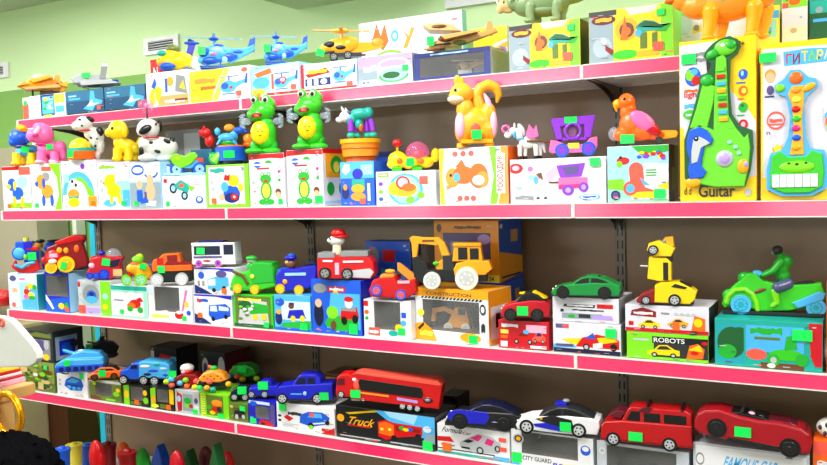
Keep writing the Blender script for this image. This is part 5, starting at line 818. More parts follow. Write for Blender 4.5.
t.part('body', remesh=.9).ell(475, 121, 18, 16, 11, 'sqr').ell(466, 107, 9, 13, 9, 'sqr').ell(484, 128, 14, 12, 10, 'sqr').ell(464, 128, 9, 13, 9, 'sqr').ell(489, 112, 8, 12, 7, 'sqr')
t.part('chest').ell(461, 123, 5.4, 13, 5, 'lpk', -6.4); t.sub('flank_panel').ell(494, 122, 4, 12, 4, 'lpk', -4.6)
t.part('head', remesh=.8).ell(463, 91, 12, 10.5, 10, 'sqr').ell(457, 95, 8, 7, 9, 'sqr').ell(459, 78, 3.6, 6, 3.6, 'sqr').ell(463, 79, 3.4, 4.4, 3, 'sqr')
t.part('muzzle').ell(458, 96.4, 9.4, 4.6, 8.6, 'cr', -2.4); t.sub('nose').ell(450, 94, 1.6, 1.3, 1.5, 'br', -4)
t.part('tail', remesh=.7).tube([(484, 116, 3), (480, 102, 3), (478, 93, 3), (482, 86, 3), (490, 83, 3), (497, 86, 3), (500, 93, 3), (498, 100, 3)], [6, 6.4, 6, 5.6, 5.6, 5, 3.6, 1.6], 'sqr')
t.part('tail_stripe', 'pale pink tail stripe').tube([(492, 112, -2), (489, 100, -2.4), (486, 93, -2.6)], [3.4, 3, 1.4], 'lpk')
t.part('base_plate').box(461, 137, 493, 141, -10, 10, 'gold', 1); t.part('foot').cyl((462, 140, 0), (462, 144.5, 0), 5, 5.4, 'sqr'); t.part('foot').cyl((489, 140, 0), (489, 144.5, 0), 5, 5.4, 'sqr')
t.part('badge').ell(476, 126, 4.6, 4.6, 1, 'coral', -11.4); t.part('eye').ell(457, 88, 1.5, 1.5, 1, 'k', -9); t.tag(477, 132.5, 10, 9, -12.4); t.end()
t = T('pony_carriage', 'white pony pulling a pink and purple carriage on the long white carton', 'toy carriage', 503, 598, 157, 'B13')
t.part('pony', 'white pony').ell(528, 140, 9, 6, 4, 'off').ell(519, 132, 4, 7, 3, 'off', rot=-20) .ell(514, 128, 4.6, 4, 3, 'off').ell(508, 132, 4, 3, 2.6, 'off')
for (a, b_) in ((520, -2), (525, 2), (536, -2), (540, 2)):
    t.sub('leg').cyl((a, 142, b_), (a, 154, b_), 2.6, 1.9, 'off'); t.m.cyl(t.P(a, 153.6, b_), t.P(a, 156.8, b_), 2.2, 2.4, 'k')
t.sub('bridle').ell(515, 131, 2, 4.6, 3.6, 'lb').ring(521, 136, 4, .8, 'lb', axis='z').ell(515, 123, 1.2, 3, 1, 'off', -1.6)
t.sub('mane').ell(522, 127, 3, 7, 1.4, 'lgy', 0, rot=-28).tube([(535, 139, 0), (543, 142, 0), (545, 150, 0)], [2, 2.4, 1], 'lgy')
t.sub('wings').prof([(526, 134), (530, 122), (534, 128), (537, 123), (539, 134), (532, 137)], -5, -4, 'pk', .2).prof([(526, 134), (530, 122), (534, 128), (537, 123), (539, 134), (532, 137)], 4, 5, 'pk', .2)
t.sub('plume').ring(506, 126, 3.4, 1.2, 'pk')
t.part('shaft').tube([(528, 139, -4), (552, 140, -4)], 1.2, 'br').tube([(528, 139, 4), (552, 140, 4)], 1.2, 'br')
t.part('carriage_body').prof([(549, 150), (551, 139), (558, 140), (566, 144), (584, 144), (590, 138), (597, 137), (597, 146), (594, 152), (552, 152)], -8, 8, 'pk', 1)
t.part('canopy').prof([(552, 121), (557, 139), (563, 139), (561, 126), (584, 125), (584, 138), (590, 138), (595, 119), (595, 116), (552, 118)], -8.4, 8.4, 'pu', .8); t.part('carriage_window').ring(573, 131, 7.4, 1.6, 'pu', -8).ell(573, 131, 4, 6, 2, 'lpk', 2).box(557, 118, 562, 140, 6, 8, 'pu').box(562, 137, 586, 140, -8, 8, 'pu')
t.part('step').box(568, 142.6, 579, 148, -9, -7.6, 'ly', .3)
t.wheels([(562, 149.5), (588, 148.6)], 6.8, 8.4, 2.2, 'b', 'pu', 6); t.tag(571, 120, 12, 6.5, -9); t.end()
t = T('toy_parrot', 'orange and pink toy parrot on wheels with a yellow tail', 'toy parrot', 609, 678, 142, 'B14')
t.part('body', remesh=.9).ell(632, 121, 13, 15, 10, 'o').ell(641, 128, 17, 9, 10, 'o').ell(622, 130, 10, 7, 9, 'lo').ell(627, 108, 7, 10, 7, 'o').ell(656, 132, 11, 5, 6, 'o')
t.part('head', remesh=.8).ell(627, 98, 9, 9, 8, 'o').ell(629, 105, 8, 7, 7, 'o')
t.part('beak').ell(618, 99, 5, 4.6, 4, 'gold').cyl((616, 101, 0), (617, 107, 0), 2.6, .6, 'gold'); t.eyes([(625, 95)], 1.5, -7.3)
t.part('wing', 'pink wing').ell(643, 118, 15, 8, 3, 'pk', -8.4, rot=38).ell(648, 123, 15, 6, 2.6, 'crim', -8, rot=36).ell(643, 118, 15, 8, 3, 'mag', 8.4, rot=38)
t.part('tail', 'yellow tail').prof([(656, 127), (676, 128), (678, 131), (676, 135), (658, 137)], -3.4, 3.4, 'gold', 1)
t.part('clear_ball').ell(614, 129, 6, 7, 6, 'clear').ell(614, 129, 3, 3, 3, 'plum')
t.wheels([(626, 138.4), (659, 137.6)], 3.8, 7, 3, 'k', 'dg', 0); t.tag(627.5, 135, 14, 9, -11.6); t.end()
# guitars inside the tall cartons (they bulge out of the card)
def guitar_place(name, label, px0, px1, pb, b):
    return T(name, label, 'toy guitar', px0, px1, pb, (b['o'].location.z+.002, b['Y']-.0095), g=0)
t = guitar_place('toy_guitar', 'green toy guitar with a blue dolphin in the tall yellow carton', 683, 752, 201, B['G1'])
PAL['lgn'] = '6ad428'
t.part('shadow_backing', 'dark green plate standing in for the shadow round the guitar').prof([(704, 58), (707, 52), (713, 46), (720, 42), (730, 40), (738, 44), (741, 51), (738, 58), (731, 63), (730, 90), (732, 116), (740, 128), (747, 131), (752, 133), (753, 150), (750, 172), (745, 188), (712, 188), (692, 185), (684, 178), (684, 140), (688, 128), (694, 108), (699, 90), (701, 76), (709, 74), (712, 66)], .6, 3.4, 'dgn', .2)  # shadow round the guitar, put into the colour of a dark plate
t.part('neck').prof([(717, 60), (724, 58), (727, 62), (728, 90), (729, 118), (736, 130), (714, 134), (715, 100)], -1, 4, 'lgn', .5)
t.part('head').ell(726, 51, 11, 8, 2.6, 'lgn', 0).ell(714, 56, 8, 4.4, 2.2, 'g', 0, rot=-25).ell(731, 49, 6, 5, 2.4, 'g', -.8); t.sub('eye').ell(724, 49, 2.2, 2, 1, 'w', -2.4)
t.part('horn').prof([(690, 128), (697, 108), (703, 86), (706, 84), (716, 88), (714, 104), (708, 128)], -1, 4, 'lgn', 1); t.part('knob').ell(708, 82, 7, 6, 3, 'g', 0)
t.part('body').prof([(690, 130), (700, 124), (716, 132), (736, 130), (744, 140), (748, 136), (750, 150), (748, 170), (744, 188), (716, 188), (696, 184), (692, 160)], -1, 4, 'lgn', 1.2)
t.part('fret')
for i, c in enumerate(('lgn', 'r', 'lb', 'gold', 'g', 'r', 'lb', 'gold')): t.box(717+i*.4, 70+i*7, 725.6+i*.4, 74+i*7, -2.4, -1, c, .5)
t.part('speaker').ell(725, 160, 9, 8.5, 2, 'sil', -1).ell(725, 160, 6.6, 6.2, 2.4, 'lav', -1.3)
t.part('dolphin').prof([(687, 140), (690, 130), (700, 127), (708, 131), (714, 140), (712, 146), (706, 144), (703, 158), (702, 166), (707, 172), (704, 178), (690, 180), (688, 170), (690, 160), (687, 150)], -3, -.5, 'b', 1).prof([(694, 140), (700, 137), (706, 140), (711, 144), (702, 148), (698, 162), (692, 164), (692, 152)], -3.6, -2.8, 'lgy', .3).ell(697, 139, 2.4, 2.4, .8, 'navy', -3.8).ell(697, 138.6, .9, .9, .6, 'w', -4.4)
t.part('key').ell(730, 144, 2.4, 2.2, 1, 'mint', -1.4).ell(736, 149, 2.4, 2.2, 1, 'mint', -1.4).ell(739, 155, 2.4, 2.2, 1, 'mint', -1.4); t.part('fish').ell(743, 168, 5.6, 7, 1.6, 'gold', -1.6); t.part('fish').ell(693, 183, 8, 5, 1.6, 'gold', -1.6).ell(746, 166, 2.2, 2.6, .8, 'lav', -3); t.end()
t = guitar_place('toy_guitar', 'green cat faced toy guitar with white piano keys in the white carton', 764, 826, 190, B['G2'])
t.part('outline', 'light blue printed outline').prof([(782, 140), (788, 128), (790, 108), (786, 88), (776, 84), (774, 76), (784, 70), (790, 62), (800, 62), (808, 70), (816, 72), (818, 80), (808, 88), (804, 96), (806, 128), (810, 140), (824, 142), (828, 160), (826, 180), (812, 187), (782, 187), (766, 180), (766, 160), (770, 144)], .2, 3, 'lb', .3)
t.part('body').prof([(770, 164), (772, 146), (780, 142), (788, 148), (806, 148), (812, 142), (822, 146), (824, 164), (822, 178), (810, 184), (784, 184), (770, 178)], -1.6, 3, 'grn2', 1)
t.part('cat_face').ell(797, 158, 18, 6, 1.4, 'lg', -1.6).ell(797, 155, 1.8, 1.2, .8, 'k', -3).ell(789, 154, 1.4, 1, .8, 'k', -2.8).ell(806, 154, 1.4, 1, .8, 'k', -2.8)
for i in range(6): t.part('piano_key').box(772+i*7.7, 165, 779.2+i*7.7, 178, -2.6, -1.4, 'w', .4)
t.part('neck').prof([(790, 146), (794, 120), (792, 96), (788, 86), (792, 78), (804, 78), (804, 92), (802, 110), (804, 146)], -1, 3, 'gold', .8); t.part('headstock').ell(796, 70, 7, 6, 2, 'o', 0).ell(780, 79, 5, 4, 2, 'lg', 0).ell(809, 80, 7, 3.6, 2, 'gold', 0, rot=-30)
for i, c in enumerate(('lo', 'ly', 'r', 'grn2', 'mag', 'b', 'gold')): t.part('button').ell(796+(i % 2)*.4, 82+i*9.4, 4.6, 3.2, 1.4, c, -1.4)
t.end()
PAL['cherry'] = 'a4081a'; PAL['slate'] = '4c5478'
# ================= shelf C
t = T('toy_train', 'blue toy train with a red bumper, leftmost on the third shelf', 'toy train', 13, 46, 273, 'C1', g=.8)
t.part('boiler').cyl((22, 252, -6), (22, 252, 8), 7, 7, 'b', 20).box(26, 240, 35, 262, -7, 7, 'ind', 1).ell(22, 252, 6, 6, 2, 'lb', -6.5).box(18, 240, 33, 246, -6, 6, 'b', 1)
t.part('chimney').cyl((28, 241, 0), (28, 236.5, 0), 2.4, 3, 'ly'); t.part('cab_roof').box(28, 246, 41, 250, -7, 7, 'r', 1).ell(36, 246, 5, 2.4, 5, 'lo')
t.part('cab').box(30, 250, 41, 264, -6, 6, 'ind', .6).ell(28, 256, 2, 3, 2, 'lg', -7); t.part('bumper').prof([(13, 264), (22, 268), (30, 266), (40, 258), (42, 270), (34, 273), (20, 272), (14, 267)], -7, 7, 'r', 1.2).ell(17, 262, 2, 3, 3, 'crim', -5)
t.part('wave_trim').tube([(18, 264, -7.6), (24, 267, -7.6), (30, 263, -7.6), (36, 262, -7.6)], 1.5, 'lb'); t.tag(34.5, 255.5, 8.5, 8, -7.8); t.end()
t = T('toy_pilot', 'small toy pilot with yellow face and dark cap behind the blue train', 'toy figure', 36, 47, 262, (B['C1']['top']+.0006, B['C1']['Y']+.118))
t.part('body').ell(42, 252, 5, 10, 4, 'plum').cyl((42, 262, 0), (42, 250, 0), 4.6, 4.6, 'ind'); t.part('head').ell(41, 237, 4, 4.4, 4, 'gold'); t.part('cap').ell(42, 232.5, 5, 2.6, 4.4, 'navy').ell(38, 233, 3, 1, 2.4, 'k'); t.end()
t = T('toy_helicopter', 'dark blue and black toy helicopter behind the red engine', 'toy helicopter', 46, 72, 262, (B['C2']['top']+.0006, B['C2']['Y']+.107))
t.part('cabin').ell(52, 240, 7, 6, 3.4, 'b').ell(62, 236, 9, 4, 3.4, 'navy').box(48, 245, 66, 262, -3, 3, 'db', 1); t.part('rotor').ell(60, 233, 12, 1.4, 3, 'coal'); t.end()
t = T('toy_train', 'red toy engine with yellow wheels on the dark blue window carton', 'toy train', 44, 91, 273, 'C2', g=.85)
t.part('body').prof([(46, 256), (50, 246), (60, 242), (62, 238), (78, 235), (87, 236), (88, 240), (85, 244), (88, 256), (90, 266), (76, 270), (48, 269), (45, 262)], -8, 8, 'dr', 1.6)
t.part('front', 'bright red front').ell(56, 258, 10, 11, 6, 'r', -5).ell(46, 259, 3, 4, 4, 'crim', -4); t.part('roof').prof([(58, 240), (76, 234), (87, 235), (88, 239), (60, 244)], -9, 9, 'r', 1)
t.part('window').ell(62, 249, 2.8, 3, 1.2, 'gold', -8.4).ell(68.5, 249.5, 2.6, 3, 1.2, 'gold', -8.4).ell(79, 248, 2.6, 4, 1, 'o', -8.2); t.part('lettering_plate').box(52, 252, 60, 256, -10.8, -10, 'lpk', .2); t.part('star').ell(55, 260, 4, 2.6, 1, 'w', -10.6)
t.wheels([(53, 267)], 5.6, 9, 2.6, 'y', 'gold', 4).wheels([(68, 264.5)], 8, 9.6, 2.6, 'y', 'gold', 4); t.part('chassis').box(50, 264, 90, 271, -7, 7, 'coal', 1); t.tag(66, 265, 5.5, 7.5, -12.5, tilt=-20); t.end()
t = T('toy_fire_engine', 'small red toy fire car with blue wheels and a blue lamp', 'toy car', 87.5, 127, 279.7, 'C3', g=.8)
t.part('body').prof([(89, 270), (93, 262), (94, 257), (100, 255), (126, 256.5), (122, 263), (123, 275), (112, 279), (90, 277)], -8, 8, 'crim', 1.4); t.part('cargo_window').prof([(113, 260), (123, 258), (120, 266), (112, 267)], -8.6, -7.8, 'navy', .2)
t.part('cab').ell(97, 260, 6, 6, 7, 'r', -1); t.part('face_plate', 'white round plate').ell(94, 264, 3, 3, 1.6, 'lpk', -8); t.part('lamp').ell(103, 252, 3.4, 2.6, 3, 'ind'); t.part('dome').ell(115, 253.5, 7.6, 6, 5, 'clear')
t.wheels([(106, 274)], 5.2, 8.4, 2.4, 'ind', 'b', 4).wheels([(98, 275), (92, 275)], 3.4, 8, 2.4, 'ind', 'b', 4); t.part('side_box').box(115, 269, 124, 276, -8.8, -7, 'sand', .4); t.tag(108.5, 261, 8, 7, -9, tilt=-8); t.end()
t = T('toy_plane', 'yellow and green toy plane with clear green wheels and red propeller', 'toy plane', 121, 154, 286, 'C4')
t.part('body', remesh=.7).ell(143, 272, 9, 10, 6, 'gold').ell(135, 268, 8, 6, 5, 'y').ell(148, 275, 5, 6, 5, 'gold'); t.part('propeller').ell(131, 271, 2.4, 8, 3, 'r').ell(136, 263, 5, 2, 3, 'coral', -1)
t.part('canopy').ell(139, 259, 6, 4.4, 5, 'lg').ell(141, 256, 4, 3, 3, 'lime'); t.part('tail_fin').ell(151, 266, 4, 3, 2, 'plum')
t.wheels([(141, 280)], 6, 6, 3, 'lg', 'mint', 4).wheels([(127, 280)], 5, 6, 3, 'lg', 'mint', 4); t.tag(144, 266, 7, 6, -7, tilt=-16); t.end()
t = T('toy_truck', 'orange red toy dump truck with pale wheels on the cloud framed carton', 'toy truck', 154, 194.5, 285.6, 'C5', g=.75)
t.part('cab').prof([(154, 264), (156, 258), (162, 256), (165, 252.5), (182, 252), (184, 262), (184, 270), (155, 270)], -7, 7, 'o', 1); t.part('bed').prof([(166, 264), (170, 259), (193, 262), (194, 268), (166, 270)], -8, 8, 'dr', .8).box(166, 264, 194, 270, -8.4, 8.4, 'o', .5)
t.part('window').box(160, 256, 166, 263, -7.5, -7, 'r', 0).box(170, 253.5, 180, 260, -7.6, -6.8, 'dr', .1); t.part('chassis').box(155, 269, 193, 282, -6, 6, 'coal', .8)
t.wheels([(159, 279), (183.5, 279)], 6.2, 7.4, 3, 'lgy', 'w', 6); t.tag(164, 268, 7, 7, -8.8); t.end()
t = T('toy_bus', 'white toy bus with dark windows on the two stacked bus cartons', 'toy bus', 194.6, 240, 267, 'C6u', g=.45)
vehicle(t, 196, 239, 241, 266.6, 'bus', 'w', 9, win='navy', wr=.085, wxs=(.16, .6), tire='pk', rim='ind', trim='sil'); t.part('roof_rack').box(202, 239.4, 226, 241.4, -6, 6, 'db', .3); t.part('stripe').box(198, 255, 226, 257, -9.5, -9, 'plum', 0).ell(211, 260, 4, 1, .5, 'crim', -9.2); t.part('roof').box(196, 241, 239, 243.6, -9.3, 9.3, 'w', .5); t.tag(205.5, 249.5, 8, 6.5, -9.8, tilt=-3); t.end()
t = T('toy_garbage_truck', 'bright green toy rescue truck with yellow wheels and a small driver', 'toy truck', 234, 281, 291.6, 'C7', g=.4, dy=-.034)
t.part('body').prof([(236, 276), (240, 270), (252, 268), (254, 263), (278, 263), (279, 284), (262, 288), (236, 287), (234, 282)], -9, 9, 'grn2', 1.6); t.part('tank').prof([(254, 263), (258, 258), (277, 259), (279, 280), (256, 282)], -9.6, 9.6, 'g', 1.6).ell(257, 273, 2, 2.4, 1, 'ly', -9.8)
t.part('hood_trim').ell(240, 276, 6, 3, 8, 'moss', 0).box(234, 284, 262, 288, -9.5, 9.5, 'g', .8); t.part('claw').tube([(238, 268, -9), (248, 272, -10), (252, 280, -10)], 1.4, 'br')
t.part('driver', 'small driver in green').ell(252, 263, 4, 5, 4, 'g').ell(253, 258, 4.6, 3.6, 4, 'gy').ell(253, 255, 5.4, 3, 4.6, 'g')
t.wheels([(242, 286), (259, 287)], 4.6, 9.6, 2.4, 'gold', 'y', 4); t.end()
t = T('toy_police_car', 'dark blue toy patrol car with yellow wheels and a capped driver', 'toy car', 277, 320, 294, 'C8', g=.6, dy=.012)
t.part('body').prof([(278, 284), (279, 273), (284, 268), (298, 268), (318, 264), (320, 268), (318, 286), (300, 291), (280, 291)], -9, 9, 'ind', 1.6).ell(286, 271, 8, 4, 7, 'b'); t.part('stripe', 'pale upper stripe').box(288, 272, 309, 275, -9.8, -9, 'sky', .3); t.part('badge').ell(288, 281, 2.4, 2.6, .8, 'gold', -9.4)
t.part('driver', 'driver with dark blue cap').ell(292, 264, 5, 5, 4, 'br').ell(289, 262, 3, 2.4, 3, 'tan').ell(292, 257, 6, 3, 5, 'ind').ell(293, 254.6, 4, 2, 4, 'b')
t.part('rear_window').prof([(306, 264), (316, 259), (319, 264)], -7, 7, 'navy', .5)
t.wheels([(283, 288.6), (301.5, 290)], 4.8, 9.6, 2.4, 'gold', 'y', 4); t.end()
t = T('toy_fire_truck', 'red toy fire engine with grey top and driver in a red helmet', 'toy truck', 319.5, 377, 279.7, 'C9', g=.6, kz=.98)
t.part('body').prof([(320, 276), (320, 256), (326, 254), (372, 256), (376, 262), (377, 274), (372, 279), (322, 278)], -10, 10, 'r', 1.4); t.part('deck', 'grey upper deck').box(321, 251.5, 338, 257, -10.4, 10.4, 'gy', .8).box(343, 250.5, 371, 256, -10.4, 10.4, 'gy', .8).prof([(354, 270), (372, 268), (376, 272), (372, 278), (354, 277)], -10.8, -9, 'lgy', .6)
t.part('ladder').box(338, 262, 342, 274, -10.8, -10, 'lpk', .2); t.part('label_plate').box(326, 259, 336, 261, -10.6, -10, 'w', .1).box(346, 260, 366, 262, -10.6, -10, 'w', .1)
t.part('driver', 'white driver figure').cyl((338, 254, 0), (338, 244, 0), 4.6, 4.2, 'cr').ell(338, 240, 8, 5.6, 6, 'off').ell(331, 240, 2.6, 2.4, 2.6, 'off'); t.sub('helmet').ell(340, 233, 7.4, 5.4, 6.6, 'r').ell(342, 236, 8.6, 2, 7, 'r')
t.eyes([(333, 238)], 1, -5.4); t.wheels([(328, 272.5), (350, 273.5)], 6, 10.4, 3, 'k', 'gy', 4); t.end()
t = T('toy_tow_truck', 'small red toy tow truck with orange crane on the white window carton', 'toy truck', 371, 420, 301, 'C10', g=.6)
t.part('body').prof([(371, 290), (375, 280), (382, 277), (396, 276), (400, 282), (418, 278), (419, 292), (408, 299), (373, 297)], -9, 9, 'r', 1.4).ell(380, 283, 7, 5, 8, 'r'); t.part('cab').prof([(380, 282), (383, 274), (396, 274), (398, 284)], -7, 7, 'lo', .8)
t.part('crane', 'orange crane arm').prof([(399, 262), (402, 263), (418, 277), (417, 282), (411, 281), (399, 270)], -3.4, 3.4, 'lo', .8); t.part('beacon').ell(391, 271, 5, 2.2, 3, 'gold'); t.part('stripe').box(400, 280, 412, 283, -9.6, -9, 'lpk', .2)
t.wheels([(379, 290.5), (403, 295)], 5.4, 9.4, 2.4, 'b', 'coral', 4); t.end()
t = T('toy_backhoe', 'large amber toy backhoe with white wheels on the excavator carton', 'toy digger', 411, 493, 290, 'C11', g=.75, kz=.98)
t.part('cab').prof([(454, 262), (456, 246), (462, 244), (482, 245), (484, 262)], -9, 9, 'amber', .8); t.part('cab_window').box(460, 248, 469, 260, -9.6, -8.8, 'coal', .2).box(471.5, 249, 480, 260, -9.6, -8.8, 'coal', .2); t.part('roof').box(455, 243.6, 483, 247, -10, 10, 'amber', .8)
t.part('hood').prof([(455, 270), (458, 264), (470, 261), (490, 262), (493, 270), (486, 276), (456, 276)], -10, 10, 'amber', 1.2); t.part('chassis').box(428, 270, 488, 283, -8, 8, 'coal', 1).box(444, 256, 456, 276, -6, 6, 'dg', .8)
t.part('boom').prof([(437, 276), (437, 264), (444, 260), (440, 246), (436, 241), (440, 237.5), (446, 243), (451, 256), (450, 268), (444, 280)], -4, 4, 'amber', .9)
t.part('arm').prof([(411, 238), (414, 236), (424, 237.5), (441, 238), (443, 242), (438, 246), (420, 244), (418, 258), (413.6, 258), (413, 244)], -3.4, 3.4, 'amber', .8); t.sub('lettering').box(424, 240, 436, 242, -3.7, -3.3, 'br', 0); t.part('bucket').prof([(413, 258), (420, 256), (428, 262), (430, 276), (422, 284), (415, 278)], -6, 6, 'coal', .8).tube([(424, 244, 0), (428, 262, 0)], 1, 'dg')
t.wheels([(433.5, 281)], 8.6, 10, 4, 'off', 'lgy', 6).wheels([(468, 279)], 11.4, 11, 4.6, 'off', 'lgy', 6); t.part('lamp').ell(437, 264, 3, 2, 1, 'grn2', -5); t.end()
t = T('toy_excavator', 'amber digger model inside the amber window carton', 'toy digger', 424, 482, 336, (B['C11']['o'].location.z+.0155, B['C11']['Y']+.055), g=.2, ks=.86)
t.part('body').prof([(452, 318), (458, 305), (470, 305), (474, 322), (474, 330), (446, 330)], -6, 6, 'amber', 1).box(462, 306, 470, 314, -6.4, -6, 'coal', 0); t.part('arm').prof([(428, 326), (430, 308), (444, 305), (456, 310), (455, 316), (444, 311), (434, 313), (433, 326)], -2.4, 2.4, 'amber', .6)
t.part('bucket').ell(431, 328, 5, 5, 5, 'coal'); t.wheels([(450, 330), (470, 330)], 5.4, 6, 2.4, 'off', 'lgy', 5); t.end()
t = T('toy_car', 'red toy sports car with a black and yellow roof on the pink racing carton', 'toy car', 501.5, 553, 322.5, 'C12', g=.75)
vehicle(t, 502, 551, 292, 321.8, 'sport', 'crim', 12, wr=.13, wxs=(.2, .74), rim='dg', roof='coal'); t.part('roof_stripe', 'yellow roof stripe').prof([(520, 294), (536, 292), (548, 299), (540, 299), (532, 294.4)], -8, 8, 'y', .4); t.tag(524, 311, 11, 9, -13); t.end()
t = T('toy_car', 'metallic green toy sports car on the two stacked white sports cartons', 'toy car', 552.5, 622, 299, 'C13u', g=.6)
vehicle(t, 553, 621.5, 276, 299.6, 'sport', 'met', 13, wr=.095, wxs=(.17, .77), rim='coal', win='coal', roof='met'); t.part('roof_panel').prof([(585, 277), (600, 276.6), (614, 284), (606, 284)], -8, 8, 'k', .3); t.end()
t = T('toy_robot_car', 'yellow and red toy car opening into a yellow robot on the white robot carton', 'toy car', 637, 697, 305, 'C14u', g=.6, kz=.99)
t.part('rear_body', 'yellow rear body').prof([(655, 302), (656, 285), (662, 282), (680, 281), (692, 287), (697, 291), (695, 298), (690, 303)], -11, 11, 'y', 1.2); t.part('nose', 'red front half').prof([(637, 300), (642, 294), (656, 289), (656, 303), (638, 303)], -11, 11, 'dr', 1)
t.part('window').prof([(672, 286), (676, 282.6), (688, 286), (686, 288)], -11.4, -10.8, 'coal', .1).prof([(676, 282), (680, 281), (692, 286), (688, 287)], -8, 8, 'coal', .3); t.part('bumper').box(640, 300, 694, 303.4, -10, 10, 'coal', .5)
t.wheels([(675.5, 299)], 6, 11, 3, 'k', 'sil', 5).wheels([(647, 300)], 4.6, 10, 3, 'k', 'sil', 5)
t.part('robot_torso').prof([(648, 279), (650, 257), (668, 258), (672, 262), (672, 280), (660, 281)], -6, 6, 'y', 1).box(664, 262, 669, 280, -6.6, -5, 'coal', .4); t.part('robot_shoulder').prof([(648, 250), (650, 243), (660, 240), (668, 244), (676, 248), (672, 256), (656, 256)], -7, 7, 'y', 1).box(667, 252, 673, 262, -4, 4, 'coal', .6)
t.part('robot_head').prof([(662, 244), (666, 237), (674, 236), (675, 246), (668, 248)], -4, 4, 'gold', .8).ell(665, 241, 2, 2, 2, 'gy', -4); t.part('robot_arm').tube([(648, 266, -6), (642, 265.6, -8)], .9, 'lgy'); t.wheel(654.5, 250, 5, -8, 2.4, 'k', 'sil', 5); t.end()
t = T('toy_motorcycle', 'big bright green toy motorcycle with light blue wheels and a helmeted rider', 'toy motorcycle', 720, 824, 315.5, 'C15', g=.7, kz=1)
t.part('fairing').prof([(721, 306), (724, 296), (734, 286), (742, 280), (748, 274), (756, 274), (764, 281), (780, 285), (800, 284), (820, 282), (824, 292), (820, 302), (790, 310), (760, 312), (735, 304), (724, 310)], -7, 7, 'grn2', 1.6)
t.part('headlamp').ell(728, 297, 7, 6, 5, 'g', 0, rot=-40).ell(745, 279, 8, 6, 5, 'g'); t.part('windscreen').ell(758, 275, 6, 3.6, 4, 'lb', 0, rot=15); t.part('front_fender', 'bright lime fender').tube([(726, 304, -7), (728, 297, -7), (735, 291, -7), (745, 290, -7), (753, 295, -7), (757, 303, -7), (758, 310, -7)], 2.4, 'lg').tube([(726, 304, 7), (728, 297, 7), (735, 291, 7), (745, 290, 7), (753, 295, 7), (757, 303, 7), (758, 310, 7)], 2.4, 'lg')
t.part('seat').prof([(786, 285), (796, 283), (812, 280), (814, 285), (800, 290), (786, 291)], -5, 5, 'coal', .8); t.part('exhaust', 'light blue exhaust').prof([(792, 302), (818, 290), (824, 292), (822, 298), (798, 307)], -9, -6, 'lb', .8).prof([(792, 302), (818, 290), (824, 292), (822, 298), (798, 307)], 6, 9, 'lb', .8)
t.part('side_vent').ell(760, 291, 7, 2, 1, 'br', -7.4, rot=-20); t.part('floor_plate').box(722, 311.5, 822, 315.4, -9, 9, 'coal', .8)
t.wheel(741, 305.5, 9.8, -5, 8, 'lb', 'turq', 8); t.wheel(815, 306, 8.8, -5, 7, 'lb', 'turq', 8)
t.part('rider', 'rider figure in green top and grey trousers', remesh=.8).ell(781, 268, 8.6, 9.6, 7, 'g').ell(785, 262, 8, 7, 7, 'g').ell(783, 276, 7.4, 7, 6, 'g').tube([(781, 262, -6), (773, 271, -9), (764, 275, -8)], [4, 3, 2.4], 'g').tube([(781, 262, 6), (773, 271, 9), (764, 275, 8)], [4, 3, 2.4], 'g').ell(779, 253, 3.4, 5, 3.6, 'g')
t.sub('trousers').tube([(788, 284, -4), (778, 287, -9), (776, 290, -9.4)], [6, 5.4, 4], 'slate').tube([(788, 284, 4), (778, 287, 9)], [6, 5.4], 'slate').tube([(775, 291, -9.6), (777, 302, -9.4), (773, 305, -9.6)], [3.6, 2.8, 2.4], 'lg'); t.sub('helmet').ell(777.5, 251, 5.6, 5, 5.2, 'dg').ell(773.4, 253, 2.2, 2.6, 3.6, 'gy'); t.end()
# ================= shelf D
t = T('toy_tank', 'light blue toy tank on the white tank carton', 'toy tank', 58, 108, 368, 'D2', g=.7, dy=-.03)
t.part('hull').prof([(58, 361), (60, 357), (68, 353), (104, 354), (107, 358), (105, 365), (60, 366)], -10, 10, 'lb', 1).prof([(60, 358), (70, 352), (106, 352), (107, 356), (90, 360)], -9, 9, 'lb', 1); t.part('turret').prof([(72, 353), (75, 347), (84, 345), (102, 347), (106, 353)], -7, 7, 'lb', 1.4); t.part('gun').tube([(78, 349, -2), (66, 344, -2)], 1.6, 'lb').ell(82, 345.4, 3, 1.2, 2, 'w')
t.part('track').box(59, 359.5, 106, 367.6, -11, -8, 'b', 1.4).box(59, 359.5, 106, 367.6, 8, 11, 'b', 1.4)
for a in (65, 72, 79, 86, 93, 100): t.part('road_wheel').cyl((a, 363.6, -11.4), (a, 363.6, -10.6), 2.4, 2.4, 'db', 12)
t.tag(71, 356.6, 6, 6, -11.6); t.end()
t = T('toy_helicopter', 'black toy gunship with rough outline behind the blue tank', 'toy helicopter', 79, 121, None, (SH['D']+.001, Z1+.2))
t.part('body').prof([(84, 343), (94, 338), (102, 333), (116, 337), (121, 343), (118, 350), (100, 352), (84, 348)], -5, 5, 'coal', 1.4); t.part('gun').tube([(96, 336, -3), (90, 334, -3)], .9, 'br').box(102, 330, 107, 336, -3, 3, 'k', .5); t.part('fin').prof([(78, 344), (86, 338), (88, 346)], -1, 1, 'dg', .2); t.part('stand').cyl((103, 350, 0), (103, t.pb, 0), 4, 9, 'coal').ell(112, 352, 8, 4, 5, 'dg'); t.tag(91, 339, 6, 5, -5.4); t.end()
t = T('toy_car', 'small orange toy sports car with black windows on the olive window carton', 'toy car', 89, 123, 380, 'D3', g=.75)
vehicle(t, 90, 122.6, 365, 380, 'sport', 'o', 8, wr=.11, wxs=(.2, .8), rim='br', roof='coal'); t.part('roof_bar').tube([(97, 370, -7), (103, 366, -7), (114, 366.4, -7), (119, 370, -7)], .9, 'o'); t.tag(104.5, 371.5, 7, 7, -8.6); t.end()
